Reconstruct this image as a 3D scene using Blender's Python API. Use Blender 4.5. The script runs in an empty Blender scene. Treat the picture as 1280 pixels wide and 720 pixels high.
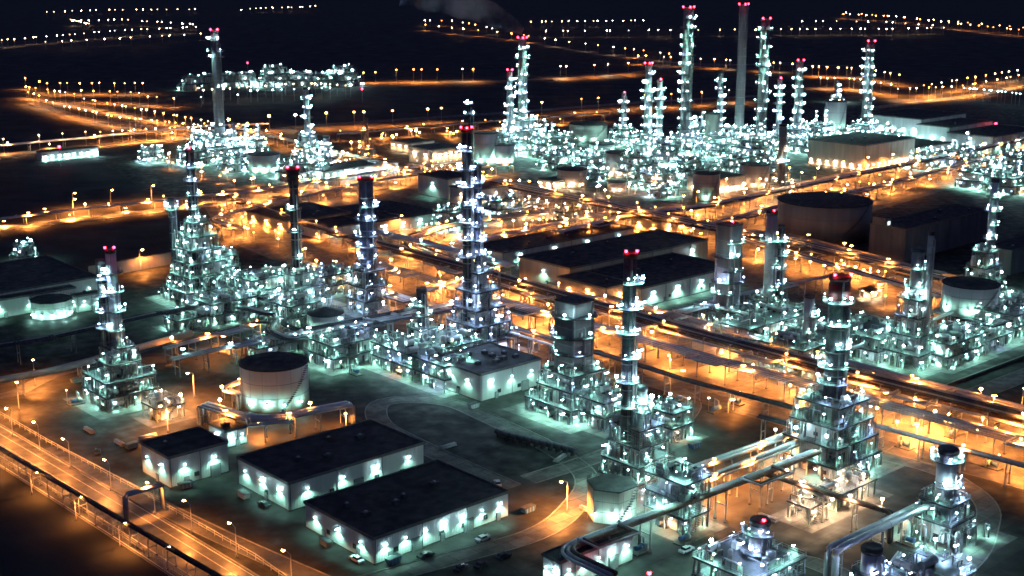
import bpy, math, random
from math import sin, cos, pi, radians, hypot, atan2, sqrt
R = random.Random(7)
SC = bpy.context.scene
COL = SC.collection

# ------------------------------------------------------------------ camera frame, ground mapping
F, PITCH, H = 1650.0, radians(13.8), 150.0
CP, SP = cos(PITCH), sin(PITCH)
def G(u, v, z=0.0):
    a = (u-640)/F; b = (v-360)/F
    t = (z-H)/(-SP-b*CP)
    return (a*t, (CP-b*SP)*t)
def zat(y, v):
    b = (v-360)/F
    return H+(-SP-b*CP)*y/(CP-b*SP)
def xat(y, u, v):
    b = (v-360)/F
    return (u-640)/F*y/(CP-b*SP)
TH = radians(42)                       # plant grid: local +x runs up-right, local +y up-left
AX = (cos(TH), sin(TH)); AY = (-sin(TH), cos(TH))
def loc2(x, y, p):
    return (x+p[0]*AX[0]+p[1]*AY[0], y+p[0]*AX[1]+p[1]*AY[1])

# ------------------------------------------------------------------ materials
MATS = {}
def nodes(name):
    m = bpy.data.materials.new(name); m.use_nodes = True
    nt = m.node_tree
    return m, nt, nt.nodes['Principled BSDF']
def surf(name, c1, c2, scale=0.3, rough=(0.5, 0.8), metal=0.0, bump=0.0, streak=False, detail=6, dist=0.1, spec=0.5, joints=0):
    m, nt, b = nodes(name)
    tc = nt.nodes.new('ShaderNodeTexCoord'); mp = nt.nodes.new('ShaderNodeMapping')
    nt.links.new(tc.outputs['Object'], mp.inputs[0])
    if streak: mp.inputs['Scale'].default_value = (1, 1, 0.12)
    n = nt.nodes.new('ShaderNodeTexNoise'); n.inputs['Scale'].default_value = scale
    n.inputs['Detail'].default_value = detail; n.inputs['Roughness'].default_value = 0.62
    nt.links.new(mp.outputs[0], n.inputs['Vector'])
    r = nt.nodes.new('ShaderNodeValToRGB')
    r.color_ramp.elements[0].position = 0.35; r.color_ramp.elements[1].position = 0.68
    r.color_ramp.elements[0].color = (*c1, 1); r.color_ramp.elements[1].color = (*c2, 1)
    nt.links.new(n.outputs[0], r.inputs[0]); nt.links.new(r.outputs[0], b.inputs['Base Color'])
    n2 = nt.nodes.new('ShaderNodeTexNoise'); n2.inputs['Scale'].default_value = scale*3.1
    nt.links.new(mp.outputs[0], n2.inputs['Vector'])
    mr = nt.nodes.new('ShaderNodeMapRange'); mr.inputs[1].default_value = 0.3; mr.inputs[2].default_value = 0.7
    mr.inputs[3].default_value = rough[0]; mr.inputs[4].default_value = rough[1]
    nt.links.new(n2.outputs[0], mr.inputs[0]); nt.links.new(mr.outputs[0], b.inputs['Roughness'])
    if joints:
        rt = nt.nodes.new('ShaderNodeMapping'); rt.inputs['Rotation'].default_value = (0, 0, -radians(42))
        nt.links.new(tc.outputs['Object'], rt.inputs[0])
        bk = nt.nodes.new('ShaderNodeTexBrick'); bk.offset = 0.37; bk.squash = 1.0
        for q_, v_ in (('Scale', 1.0), ('Mortar Size', 0.12), ('Mortar Smooth', 0.3), ('Bias', 0.0), ('Brick Width', joints), ('Row Height', joints*0.62)): bk.inputs[q_].default_value = v_
        bk.inputs['Color1'].default_value = (0.72, 0.72, 0.72, 1); bk.inputs['Color2'].default_value = (1.25, 1.22, 1.18, 1); bk.inputs['Mortar'].default_value = (0.35, 0.35, 0.35, 1)
        nt.links.new(rt.outputs[0], bk.inputs['Vector'])
        mx = nt.nodes.new('ShaderNodeMix'); mx.data_type = 'RGBA'; mx.blend_type = 'MULTIPLY'; mx.inputs[0].default_value = 1.0
        nt.links.new(r.outputs[0], mx.inputs[6]); nt.links.new(bk.outputs['Color'], mx.inputs[7]); nt.links.new(mx.outputs[2], b.inputs['Base Color'])
    b.inputs['Metallic'].default_value = metal
    b.inputs['Specular IOR Level'].default_value = spec
    if bump:
        bp = nt.nodes.new('ShaderNodeBump'); bp.inputs['Strength'].default_value = bump; bp.inputs['Distance'].default_value = dist
        nt.links.new(n2.outputs[0], bp.inputs['Height']); nt.links.new(bp.outputs[0], b.inputs['Normal'])
    MATS[name] = m; return m
def glow(name, c, s):
    m, nt, b = nodes(name)
    b.inputs['Base Color'].default_value = (0.8, 0.8, 0.8, 1)
    b.inputs['Emission Color'].default_value = (*c, 1); b.inputs['Emission Strength'].default_value = s
    m.cycles.emission_sampling = 'NONE'
    MATS[name] = m; return m
def cladding(name, c1, c2, freq, axis):
    """profiled metal sheet: ribs across the wall, dirt streaks"""
    m = surf(name, c1, c2, 0.25, (0.45, 0.7), 0.0, streak=True)
    nt = m.node_tree; b = nt.nodes['Principled BSDF']
    tc = nt.nodes.new('ShaderNodeTexCoord'); w = nt.nodes.new('ShaderNodeTexWave')
    w.wave_profile = 'SIN'; w.bands_direction = 'DIAGONAL'; w.inputs['Scale'].default_value = freq
    sx = nt.nodes.new('ShaderNodeMapping'); sx.inputs['Scale'].default_value = (1, 1, 0)
    nt.links.new(tc.outputs['Object'], sx.inputs[0]); nt.links.new(sx.outputs[0], w.inputs['Vector'])
    bp = nt.nodes.new('ShaderNodeBump'); bp.inputs['Strength'].default_value = 0.5; bp.inputs['Distance'].default_value = 0.15
    nt.links.new(w.outputs[0], bp.inputs['Height']); nt.links.new(bp.outputs[0], b.inputs['Normal'])
    return m
surf('earth', (0.010, 0.010, 0.010), (0.026, 0.025, 0.022), 0.012, (0.7, 0.95), bump=0.6, dist=1.5)
surf('yard', (0.014, 0.0140, 0.014), (0.042, 0.040, 0.037), 0.06, (0.5, 0.9), bump=0.25, dist=0.03, detail=9, spec=0.25, joints=16)
surf('asphalt', (0.04, 0.04, 0.04), (0.085, 0.082, 0.076), 0.09, (0.3, 0.7), bump=0.2, dist=0.02, detail=9)
surf('concrete', (0.06, 0.06, 0.057), (0.15, 0.145, 0.135), 0.12, (0.45, 0.85), bump=0.2, dist=0.02, detail=9, spec=0.3, joints=7)
surf('kerb', (0.13, 0.13, 0.12), (0.24, 0.235, 0.22), 0.5)
surf('line_paint', (0.45, 0.45, 0.42), (0.75, 0.74, 0.7), 0.8)
cladding('wall_white', (0.60, 0.60, 0.57), (0.78, 0.77, 0.73), 1.2, 0)
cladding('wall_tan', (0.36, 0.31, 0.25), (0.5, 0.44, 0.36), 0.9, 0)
cladding('wall_grey', (0.12, 0.12, 0.125), (0.2, 0.2, 0.2), 0.9, 0)
surf('roof', (0.010, 0.010, 0.012), (0.028, 0.028, 0.03), 0.1, (0.6, 0.9), bump=0.3, dist=0.05)
surf('roof_trim', (0.12, 0.12, 0.12), (0.2, 0.2, 0.19), 0.5)
surf('tank_white', (0.60, 0.58, 0.54), (0.80, 0.78, 0.74), 0.12, (0.35, 0.6), streak=True)
surf('tank_tan', (0.45, 0.38, 0.33), (0.60, 0.52, 0.45), 0.12, (0.4, 0.6), streak=True)
surf('tank_dark', (0.24, 0.22, 0.20), (0.36, 0.33, 0.30), 0.10, (0.4, 0.7), streak=True)
surf('steel', (0.28, 0.29, 0.30), (0.45, 0.46, 0.47), 0.6, (0.35, 0.6), 0.3)
surf('steel_dark', (0.04, 0.045, 0.055), (0.10, 0.11, 0.12), 0.6, (0.4, 0.65), 0.3)
surf('steel_blue', (0.05, 0.07, 0.13), (0.11, 0.14, 0.22), 0.5, (0.35, 0.6), 0.3)
surf('paint_green', (0.25, 0.32, 0.29), (0.42, 0.5, 0.46), 0.6, (0.4, 0.65), 0.1)
surf('alu', (0.62, 0.63, 0.64), (0.74, 0.75, 0.76), 0.3, (0.36, 0.46), 0.6, streak=True)
surf('alu_dull', (0.38, 0.38, 0.39), (0.58, 0.58, 0.59), 0.4, (0.42, 0.55), 0.4)
surf('pipe_rust', (0.10, 0.055, 0.04), (0.26, 0.17, 0.12), 0.5, (0.35, 0.6), 0.3)
surf('stack_conc', (0.22, 0.22, 0.22), (0.36, 0.36, 0.35), 0.15, (0.6, 0.85), streak=True)
surf('stack_black', (0.02, 0.02, 0.022), (0.055, 0.05, 0.05), 0.3, (0.35, 0.6), 0.2)
surf('red_paint', (0.07, 0.012, 0.012), (0.14, 0.02, 0.02), 0.4)
surf('blue_paint', (0.04, 0.10, 0.22), (0.07, 0.16, 0.32), 0.4)
surf('yellow_paint', (0.5, 0.32, 0.03), (0.65, 0.45, 0.06), 0.4)
surf('glass_dark', (0.02, 0.025, 0.03), (0.04, 0.05, 0.055), 0.4, (0.05, 0.15))
surf('rubber', (0.015, 0.015, 0.015), (0.03, 0.03, 0.03), 1)
surf('car_white', (0.6, 0.6, 0.6), (0.7, 0.7, 0.7), 1, (0.2, 0.3))
surf('car_dark', (0.03, 0.035, 0.04), (0.05, 0.055, 0.06), 1, (0.2, 0.3))
surf('shrub', (0.02, 0.04, 0.012), (0.06, 0.09, 0.03), 0.4, (0.6, 0.9))
for _v, _s in ((0, 14), (1, 45), (2, 140)):
    glow('lens_w%d' % _v, (0.55, 0.92, 1.0), _s)
    glow('lens_b%d' % _v, (0.50, 0.66, 1.0), _s)
    glow('lens_o%d' % _v, (1.0, 0.38, 0.09), _s)
    glow('lens_p%d' % _v, (1.0, 0.68, 0.42), _s*0.8)
    glow('lens_r%d' % _v, (1.0, 0.02, 0.05), _s*0.3)
glow('window_lit', (0.75, 0.9, 0.85), 1.6)
glow('window_amber', (1.0, 0.55, 0.22), 1.6)
MN = list(MATS)

# ------------------------------------------------------------------ mesh builder
class MB:
    def __init__(s): s.v = []; s.f = []; s.m = []; s.names = []; s.sm = []
    def mi(s, m):
        if m not in s.names: s.names.append(m)
        return s.names.index(m)
    def box(s, c, d, m, rz=0.0):
        i = len(s.v); x, y, z = c; a, b, h = d[0]/2, d[1]/2, d[2]/2
        cr, sr = cos(rz), sin(rz)
        for sz in (-h, h):
            for p, q in ((-a, -b), (a, -b), (a, b), (-a, b)):
                s.v.append((x+p*cr-q*sr, y+p*sr+q*cr, z+sz))
        k = s.mi(m)
        for q in ((0, 3, 2, 1), (4, 5, 6, 7), (0, 1, 5, 4), (1, 2, 6, 5), (2, 3, 7, 6), (3, 0, 4, 7)):
            s.f.append(tuple(i+j for j in q)); s.m.append(k); s.sm.append(False)
    def prism(s, poly, z0, z1, m, mtop=None):
        i = len(s.v); n = len(poly)
        s.v += [(p[0], p[1], z0) for p in poly]+[(p[0], p[1], z1) for p in poly]
        k = s.mi(m); kt = s.mi(mtop or m)
        for j in range(n):
            s.f.append((i+j, i+(j+1) % n, i+n+(j+1) % n, i+n+j)); s.m.append(k); s.sm.append(False)
        s.f.append(tuple(i+n+j for j in range(n))); s.m.append(kt); s.sm.append(False)
        s.f.append(tuple(i+n-1-j for j in range(n))); s.m.append(k); s.sm.append(False)
    def lathe(s, x, y, prof, m, n=20, smooth=True):
        """prof: list of (r, z)"""
        i = len(s.v); k = s.mi(m)
        for r, z in prof:
            for j in range(n):
                a = 2*pi*j/n; s.v.append((x+r*cos(a), y+r*sin(a), z))
        for q in range(len(prof)-1):
            for j in range(n):
                j2 = (j+1) % n
                s.f.append((i+q*n+j, i+q*n+j2, i+(q+1)*n+j2, i+(q+1)*n+j)); s.m.append(k); s.sm.append(smooth)
        s.f.append(tuple(i+n-1-j for j in range(n))); s.m.append(k); s.sm.append(False)
        b = i+(len(prof)-1)*n
        s.f.append(tuple(b+j for j in range(n))); s.m.append(k); s.sm.append(False)
    def tube(s, pts, r, m, n=8):
        i = len(s.v); k = s.mi(m); N = len(pts)
        for q in range(N):
            a = pts[max(q-1, 0)]; b = pts[min(q+1, N-1)]
            t = [b[j]-a[j] for j in range(3)]; L = sqrt(sum(c*c for c in t)) or 1; t = [c/L for c in t]
            if abs(t[2]) > 0.85: ref = (1, 0, 0)
            else: ref = (0, 0, 1)
            e = [t[1]*ref[2]-t[2]*ref[1], t[2]*ref[0]-t[0]*ref[2], t[0]*ref[1]-t[1]*ref[0]]
            L = sqrt(sum(c*c for c in e)); e = [c/L for c in e]
            g = [e[1]*t[2]-e[2]*t[1], e[2]*t[0]-e[0]*t[2], e[0]*t[1]-e[1]*t[0]]
            for j in range(n):
                w = 2*pi*j/n
                s.v.append(tuple(pts[q][c]+r*(cos(w)*e[c]+sin(w)*g[c]) for c in range(3)))
        for q in range(N-1):
            for j in range(n):
                j2 = (j+1) % n
                s.f.append((i+q*n+j, i+q*n+j2, i+(q+1)*n+j2, i+(q+1)*n+j)); s.m.append(k); s.sm.append(n > 5)
        s.f.append(tuple(i+n-1-j for j in range(n))); s.m.append(k); s.sm.append(False)
        b = i+(N-1)*n; s.f.append(tuple(b+j for j in range(n))); s.m.append(k); s.sm.append(False)
    def build(s, name, parent=None, kind=None):
        me = bpy.data.meshes.new(name); me.from_pydata(s.v, [], s.f)
        for n in s.names: me.materials.append(MATS[n])
        me.polygons.foreach_set('material_index', s.m); me.polygons.foreach_set('use_smooth', s.sm)
        me.update()
        o = bpy.data.objects.new(name, me); COL.objects.link(o)
        if parent: o.parent = parent
        if kind: o['kind'] = kind
        return o
def child(mesh, name, parent, p, rz=0.0, sc=1.0):
    o = bpy.data.objects.new(name, mesh); COL.objects.link(o); o.parent = parent
    o.location = p; o.rotation_euler = (0, 0, rz); o.scale = (sc, sc, sc)
    return o
def thing(name, label, cat, x, y, z=0.0, rz=0.0, group=None):
    o = bpy.data.objects.new(name, None); COL.objects.link(o); o.empty_display_size = 1
    o.location = (x, y, z); o.rotation_euler = (0, 0, rz)
    tag(o, label, cat, group); return o
def tag(o, label, cat, group=None):
    o['label'] = label; o['category'] = cat
    if group: o['group'] = group
    return o

# ------------------------------------------------------------------ lamps
LC = {'w': (0.40, 1.0, 0.80), 'b': (0.42, 0.64, 1.0), 'o': (1.0, 0.315, 0.06), 'p': (1.0, 0.62, 0.34), 'r': (1.0, 0.03, 0.05)}
LIGHTS = {}
PWR = {'w': 3.6, 'b': 3.6, 'o': 7.0, 'p': 2.6, 'r': 0.03}
def light(kind, power, parent, p, omni=False):
    power = float('%.1g' % (power*PWR[kind]))
    k = (kind, power, omni)
    if k not in LIGHTS:
        d = bpy.data.lights.new('lamp_light', 'POINT' if kind == 'r' or omni else 'SPOT'); d.energy = power
        if kind != 'r' and not omni: d.spot_size = radians(160 if kind in 'op' else 142); d.spot_blend = 0.6
        d.color = LC[kind]; d.shadow_soft_size = 0.2; d.cycles.use_multiple_importance_sampling = False
        LIGHTS[k] = d
    o = bpy.data.objects.new('light', LIGHTS[k]); COL.objects.link(o); o.parent = parent; o.location = p
    return o
LM = {}
def lamp_mesh(kind, r):
    r = round(r, 1); v = R.choice([0, 0, 1, 1, 2]) if kind != 'r' else 2; k = (kind, r, v)
    if k not in LM:
        b = MB()
        if v == 1 and kind != 'r': b.box((0, 0, 0), (r*3.0, r*1.0, r*0.8), 'lens_%s%d' % (kind, v)); b.box((0, 0, r*0.5), (r*3.2, r*1.1, r*0.2), 'steel_dark')
        else: b.lathe(0, 0, [(r*0.55, -r*0.9), (r, -r*0.35), (r, r*0.35), (r*0.6, r*0.85)], 'lens_%s%d' % (kind, v), 7)
        if v != 1: b.lathe(0, 0, [(r*0.62, r*0.86), (r*0.2, r*1.25)], 'steel_dark', 6)
        o = b.build('lamp'); LM[k] = o.data; bpy.data.objects.remove(o)
    return LM[k]
NL = [0]
def lamp(parent, p, kind='w', r=0.4, power=0.0, name='lamp', off=(0, 0), omni=False):
    """a luminaire with its real light just under it"""
    o = child(lamp_mesh(kind, r), name, parent, p)
    if power > 0:
        light(kind, power, parent, (p[0]+off[0], p[1]+off[1], p[2]-r-0.35), omni); NL[0] += 1
    return o
def dist_of(x, y): return hypot(x, y)

# ------------------------------------------------------------------ ground, roads
def sheet(name, poly, z, m, th=0.0):
    b = MB(); i = 0
    b.v = [(p[0], p[1], z) for p in poly]; b.f = [tuple(range(len(poly)))]; b.m = [b.mi(m)]; b.sm = [False]
    a = sum(poly[j][0]*poly[(j+1) % len(poly)][1]-poly[(j+1) % len(poly)][0]*poly[j][1] for j in range(len(poly)))
    if a < 0: b.f = [tuple(reversed(b.f[0]))]
    return b.build(name, kind='structure')
def strip_mesh(b, pts, o0, o1, z, m):
    """sheet between two lateral offsets of a path"""
    L = offset(pts, o0); Rr = offset(pts, o1); i = len(b.v)
    for p, q in zip(L, Rr): b.v.append((p[0], p[1], z)); b.v.append((q[0], q[1], z))
    k = b.mi(m)
    for j in range(len(pts)-1):
        f = (i+2*j, i+2*j+1, i+2*j+3, i+2*j+2)
        if o1 > o0: f = f[::-1]
        b.f.append(f); b.m.append(k); b.sm.append(False)
def offset(pts, d):
    out = []
    for i, p in enumerate(pts):
        a = pts[max(i-1, 0)]; b = pts[min(i+1, len(pts)-1)]
        tx, ty = b[0]-a[0], b[1]-a[1]; L = hypot(tx, ty) or 1
        out.append((p[0]-ty/L*d, p[1]+tx/L*d))
    return out
def fillet(P, r, n=6):
    if len(P) < 3: return list(P)
    out = [P[0]]
    for i in range(1, len(P)-1):
        a, c, b = P[i-1], P[i], P[i+1]
        la = hypot(a[0]-c[0], a[1]-c[1]); lb = hypot(b[0]-c[0], b[1]-c[1]); q = min(r, la*0.45, lb*0.45)
        s = (c[0]+(a[0]-c[0])/la*q, c[1]+(a[1]-c[1])/la*q); e = (c[0]+(b[0]-c[0])/lb*q, c[1]+(b[1]-c[1])/lb*q)
        for j in range(n+1):
            t = j/n
            out.append(tuple((1-t)**2*s[k]+2*t*(1-t)*c[k]+t*t*e[k] for k in (0, 1)))
    out.append(P[-1]); return out
def along(pts, step, start=0.0):
    """points and headings every step metres"""
    out = []; d = start; acc = 0.0
    for i in range(len(pts)-1):
        a, b = pts[i], pts[i+1]; L = hypot(b[0]-a[0], b[1]-a[1])
        while d <= acc+L and L > 0:
            t = (d-acc)/L; out.append((a[0]+(b[0]-a[0])*t, a[1]+(b[1]-a[1])*t, atan2(b[1]-a[1], b[0]-a[0]))); d += step
        acc += L
    return out
def px(P, z=0.0): return [G(u, v, z) for u, v in P]

sheet('ground', [(-9000, -600), (9000, -600), (9000, 16000), (-9000, 16000)], 0.0, 'earth')
sheet('plant_yard', px([(-60, 545), (60, 575), (300, 735), (420, 1000), (1700, 1000), (1500, 380), (1500, 150), (1050, 128), (600, 150), (420, 182), (250, 178), (130, 205), (200, 250), (330, 262), (260, 300), (130, 330), (108, 345), (-60, 372)]), 0.03, 'yard')

sheet('sodium_bounce_sheet', px([(250, 250), (420, 225), (600, 215), (700, 235), (900, 262), (1010, 225), (1180, 190), (1330, 165), (1330, 200), (1190, 235), (1100, 262), (960, 300), (1180, 352), (1200, 385), (1060, 470), (1330, 545), (1330, 620), (1080, 560), (860, 500), (760, 440), (600, 405), (440, 365), (280, 300)]), 0.033, 'concrete')  # paler ground sheet added under the orange band to reflect more lamplight
ZR = [0.06]
def road(name, P, w, m='asphalt', kerb=True, lines=True, r=25):
    pts = fillet(px(P), r); b = MB(); z = ZR[0]; ZR[0] += 0.004
    strip_mesh(b, pts, -w/2, w/2, z, m)
    if lines:
        strip_mesh(b, pts, -w/2+0.5, -w/2+0.75, z+0.012, 'line_paint'); strip_mesh(b, pts, w/2-0.75, w/2-0.5, z+0.012, 'line_paint')
        for k, (x, y, h) in enumerate(along(pts, 9.0)):
            if dist_of(x, y) < 1100: b.box((x, y, z+0.012), (3.5, 0.25, 0.01), 'line_paint', h)
    if w == 16 and name == 'perimeter_road':
        for e in (-4.2, -0.3, 0.3, 4.2): strip_mesh(b, pts, e-0.1, e+0.1, z+0.012, 'line_paint')
        for e in (-7.9, 7.9): strip_mesh(b, pts, e-0.35, e+0.35, z+0.014, 'concrete')
    o = b.build(name, kind='structure')
    if kerb:
        k = MB()
        for s in (-1, 1):
            e0, e1 = s*(w/2+0.01), s*(w/2+0.4)
            strip_mesh(k, pts, min(e0, e1), max(e0, e1), 0.2, 'kerb')
            A = offset(pts, e0); i = len(k.v)
            for p in A: k.v.append((p[0], p[1], 0.03)); k.v.append((p[0], p[1], 0.2))
            for j in range(len(A)-1): k.f.append((i+2*j, i+2*j+2, i+2*j+3, i+2*j+1)); k.m.append(k.mi('kerb')); k.sm.append(False)
        k.build('kerb', kind='structure')
    return pts

# ------------------------------------------------------------------ street lamps
def street_lamp_proto(kind, h, arm, r):
    m = {}
    b = MB(); b.lathe(0, 0, [(0.22, 0), (0.22, 0.8), (0.13, 0.9), (0.09, h)], 'alu_dull', 8)
    b.box((0, 0, 0.06), (0.7, 0.7, 0.12), 'concrete'); o = b.build('pole'); m['pole'] = o.data; bpy.data.objects.remove(o)
    b = MB(); b.tube([(0, 0, h-0.1), (arm*0.5, 0, h+0.35), (arm, 0, h+0.45)], 0.07, 'alu_dull', 6); o = b.build('arm'); m['arm'] = o.data; bpy.data.objects.remove(o)
    b = MB(); b.box((arm+0.3, 0, h+0.52), (1.0, 0.42, 0.16), 'steel')
    b.lathe(arm+0.3, 0, [(r*0.5, h+0.42-r*0.9), (r, h+0.42-r*0.5), (r*0.9, h+0.42)], 'lens_%s2' % kind, 8)
    o = b.build('lamp_head'); m['lamp_head'] = o.data; bpy.data.objects.remove(o)
    return m
SLP = {}
def street_lamp(x, y, rz, label, group, kind='o', h=9.0, arm=1.6, r=0.45, power=6000, far=False, name='street_lamp', cat='street lamp'):
    v = R.choice([0, 1, 1, 2]) if far else 2
    k = (kind, h, arm, r, far, v, name)
    if k not in SLP:
        if far:
            b = MB(); b.tube([(0, 0, 0), (0, 0, h)], 0.16, 'alu_dull', 5)
            b.lathe(0, 0, [(r*0.6, h-r*0.2), (r, h+r*0.4), (r*0.5, h+r)], 'lens_%s%d' % (kind, v), 6)
            o = b.build(name); SLP[k] = o.data; bpy.data.objects.remove(o)
        else: SLP[k] = street_lamp_proto(kind, h, arm, r)
    if far:
        o = bpy.data.objects.new(name, SLP[k]); COL.objects.link(o); o.location = (x, y, 0.0)
        tag(o, label, cat, group)
        if power: light(kind, power, o, (0, 0, h-r-0.5)); NL[0] += 1
        return o
    t = thing('street_lamp', label, 'street lamp', x, y, 0.03, rz, group)
    for n in ('pole', 'arm', 'lamp_head'): child(SLP[k][n], n, t, (0, 0, 0))
    light(kind, power, t, (arm+0.3, 0, h+0.42-r-0.35)); NL[0] += 1
    return t

# ------------------------------------------------------------------ pipe racks
def rack(label, P, z, pipes, step=12, r=6, lamps=None, lstep=24, lpow=3000, name='pipe_rack', cat='pipe rack', post='steel', tiers=1, drop=(False, False), walk=False, n=8, off=0.0, leg=0.28):
    base = fillet(px(P, z), r)
    if off: base = offset(base, off)
    o0 = base[0]; t = thing(name, label, cat, o0[0], o0[1], 0.0)
    w0 = min(p[0] for p in pipes); w1 = max(p[0] for p in pipes)
    for (d, dz, rad, m) in pipes:
        q = offset(base, d); pts = [(a[0]-o0[0], a[1]-o0[1], z+dz+rad) for a in q]
        if len(pts) > 2 or True:
            if drop[0]:
                a, b = pts[0], pts[1]; L = hypot(b[0]-a[0], b[1]-a[1]); ux, uy = (b[0]-a[0])/L, (b[1]-a[1])/L
                pts = [(a[0], a[1], 0.0), (a[0], a[1], a[2]-2*rad), (a[0]+ux*rad*0.6, a[1]+uy*rad*0.6, a[2]-rad*0.6), (a[0]+ux*2*rad, a[1]+uy*2*rad, a[2])]+pts[1:]
            if drop[1]:
                a, b = pts[-1], pts[-2]; L = hypot(b[0]-a[0], b[1]-a[1]); ux, uy = (b[0]-a[0])/L, (b[1]-a[1])/L
                pts = pts[:-1]+[(a[0]+ux*2*rad, a[1]+uy*2*rad, a[2]), (a[0]+ux*rad*0.6, a[1]+uy*rad*0.6, a[2]-rad*0.6), (a[0], a[1], a[2]-2*rad), (a[0], a[1], 0.0)]
        b = MB(); b.tube(pts, rad, m, 10 if rad > 0.6 else n)
        # joint collars
        for (x, y, h) in along(q, step*1.0, 5):
            c, s = cos(h), sin(h)
            if rad > 0.3: b.tube([(x-o0[0]-c*0.12, y-o0[1]-s*0.12, z+dz+rad), (x-o0[0]+c*0.12, y-o0[1]+s*0.12, z+dz+rad)], rad*1.12, m, 10)
        b.build('pipe', t)
    if walk:
        b = MB(); wk = [(a[0]-o0[0], a[1]-o0[1]) for a in offset(base, w1+1.3)]
        i = len(b.v)
        for a in wk: pass
        L = offset(wk, -0.45); Rr = offset(wk, 0.45)
        for q, p in zip(L, Rr): b.v += [(q[0], q[1], z), (p[0], p[1], z), (q[0], q[1], z+0.08), (p[0], p[1], z+0.08)]
        k = b.mi('steel_dark')
        for j in range(len(wk)-1):
            for f in ((0, 4, 5, 1), (2, 3, 7, 6), (0, 2, 6, 4), (1, 5, 7, 3)): b.f.append(tuple(4*j+c for c in f)); b.m.append(k); b.sm.append(False)
        b.tube([(q[0], q[1], z+1.1) for q in Rr], 0.05, 'yellow_paint', 4)
        for (x, y, h) in along(Rr, 3.0): b.box((x, y, z+0.55), (0.06, 0.06, 1.1), 'steel')
        b.build('walkway', t)
    wd = (w1-w0)/2+0.7; cx = (w0+w1)/2
    if len(pipes) >= 3 and z >= 5:
        for (x, y, h) in along(base, 62, 30):
            c, s = cos(h), sin(h); X, Y = x-o0[0], y-o0[1]
            for j in range(2):
                rr = 0.32; e0 = w0+0.6+j*0.9; e1 = w0-5-j*1.1; a = 6+j*1.2; zt = z+1.6
                P3 = [(-a, e0, z+0.5), (-a, e0, zt), (-a, e1, zt), (a, e1, zt), (a, e0, zt), (a, e0, z+0.5)]
                b = MB(); b.tube([(X+p*c-e*s, Y+p*s+e*c, zz) for p, e, zz in P3], rr, pipes[j][3], 8); b.build('expansion_loop', t)
    b = MB()
    for s in (-1, 1):
        b.box((0, cx+s*wd*0.9, z/2-0.2), (leg, leg, z-0.4), post)
        b.box((0, cx+s*wd*0.9, 0.15), (leg*2.6, leg*2.6, 0.3), 'concrete')
    b.box((0, cx, z-0.15), (leg*0.9, wd*2, 0.3), post)
    if z > 5: b.box((0, cx, z*0.55), (leg*0.7, wd*1.8, 0.22), post)
    if tiers > 1:
        for s in (-1, 1): b.box((0, cx+s*wd*0.9, z+1.25), (leg, leg, 2.5), post)
        b.box((0, cx, z+2.4), (leg*0.9, wd*2, 0.28), post)
    o = b.build('trestle'); me = o.data; bpy.data.objects.remove(o)
    for (x, y, h) in along(base, step, 2.0): child(me, 'trestle', t, (x-o0[0], y-o0[1], 0), h)
    if lamps:
        for k, (x, y, h) in enumerate(along(base, lstep*0.62, 6.0)):
            s = -1 if k % 2 else 1; e = (cx+s*(wd+0.6))
            zz = z-1.0-R.random()*1.5
            if k % 3 != 2:
                zz = z+2.6+(2.6 if tiers > 1 else 0)
                pb = MB(); X, Y = x-o0[0]-sin(h)*e, y-o0[1]+cos(h)*e; pb.box((X, Y, (zz+z-1)/2), (0.12, 0.12, zz-z+1), 'steel'); pb.build('lamp_post', t)
            lamp(t, (x-o0[0]-sin(h)*e, y-o0[1]+cos(h)*e, zz), lamps, 0.45, lpow*R.uniform(0.6, 1.5))
    return t
def bundle(n, r, gap, m=('alu', 'alu_dull'), dz=0.0, seed=1):
    q = random.Random(seed); out = []; x = -(n-1)*gap/2
    for i in range(n): out.append((x+i*gap, dz, r*q.choice([0.6, 0.8, 1.0, 1.25]), q.choice(m)))
    return out

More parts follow.
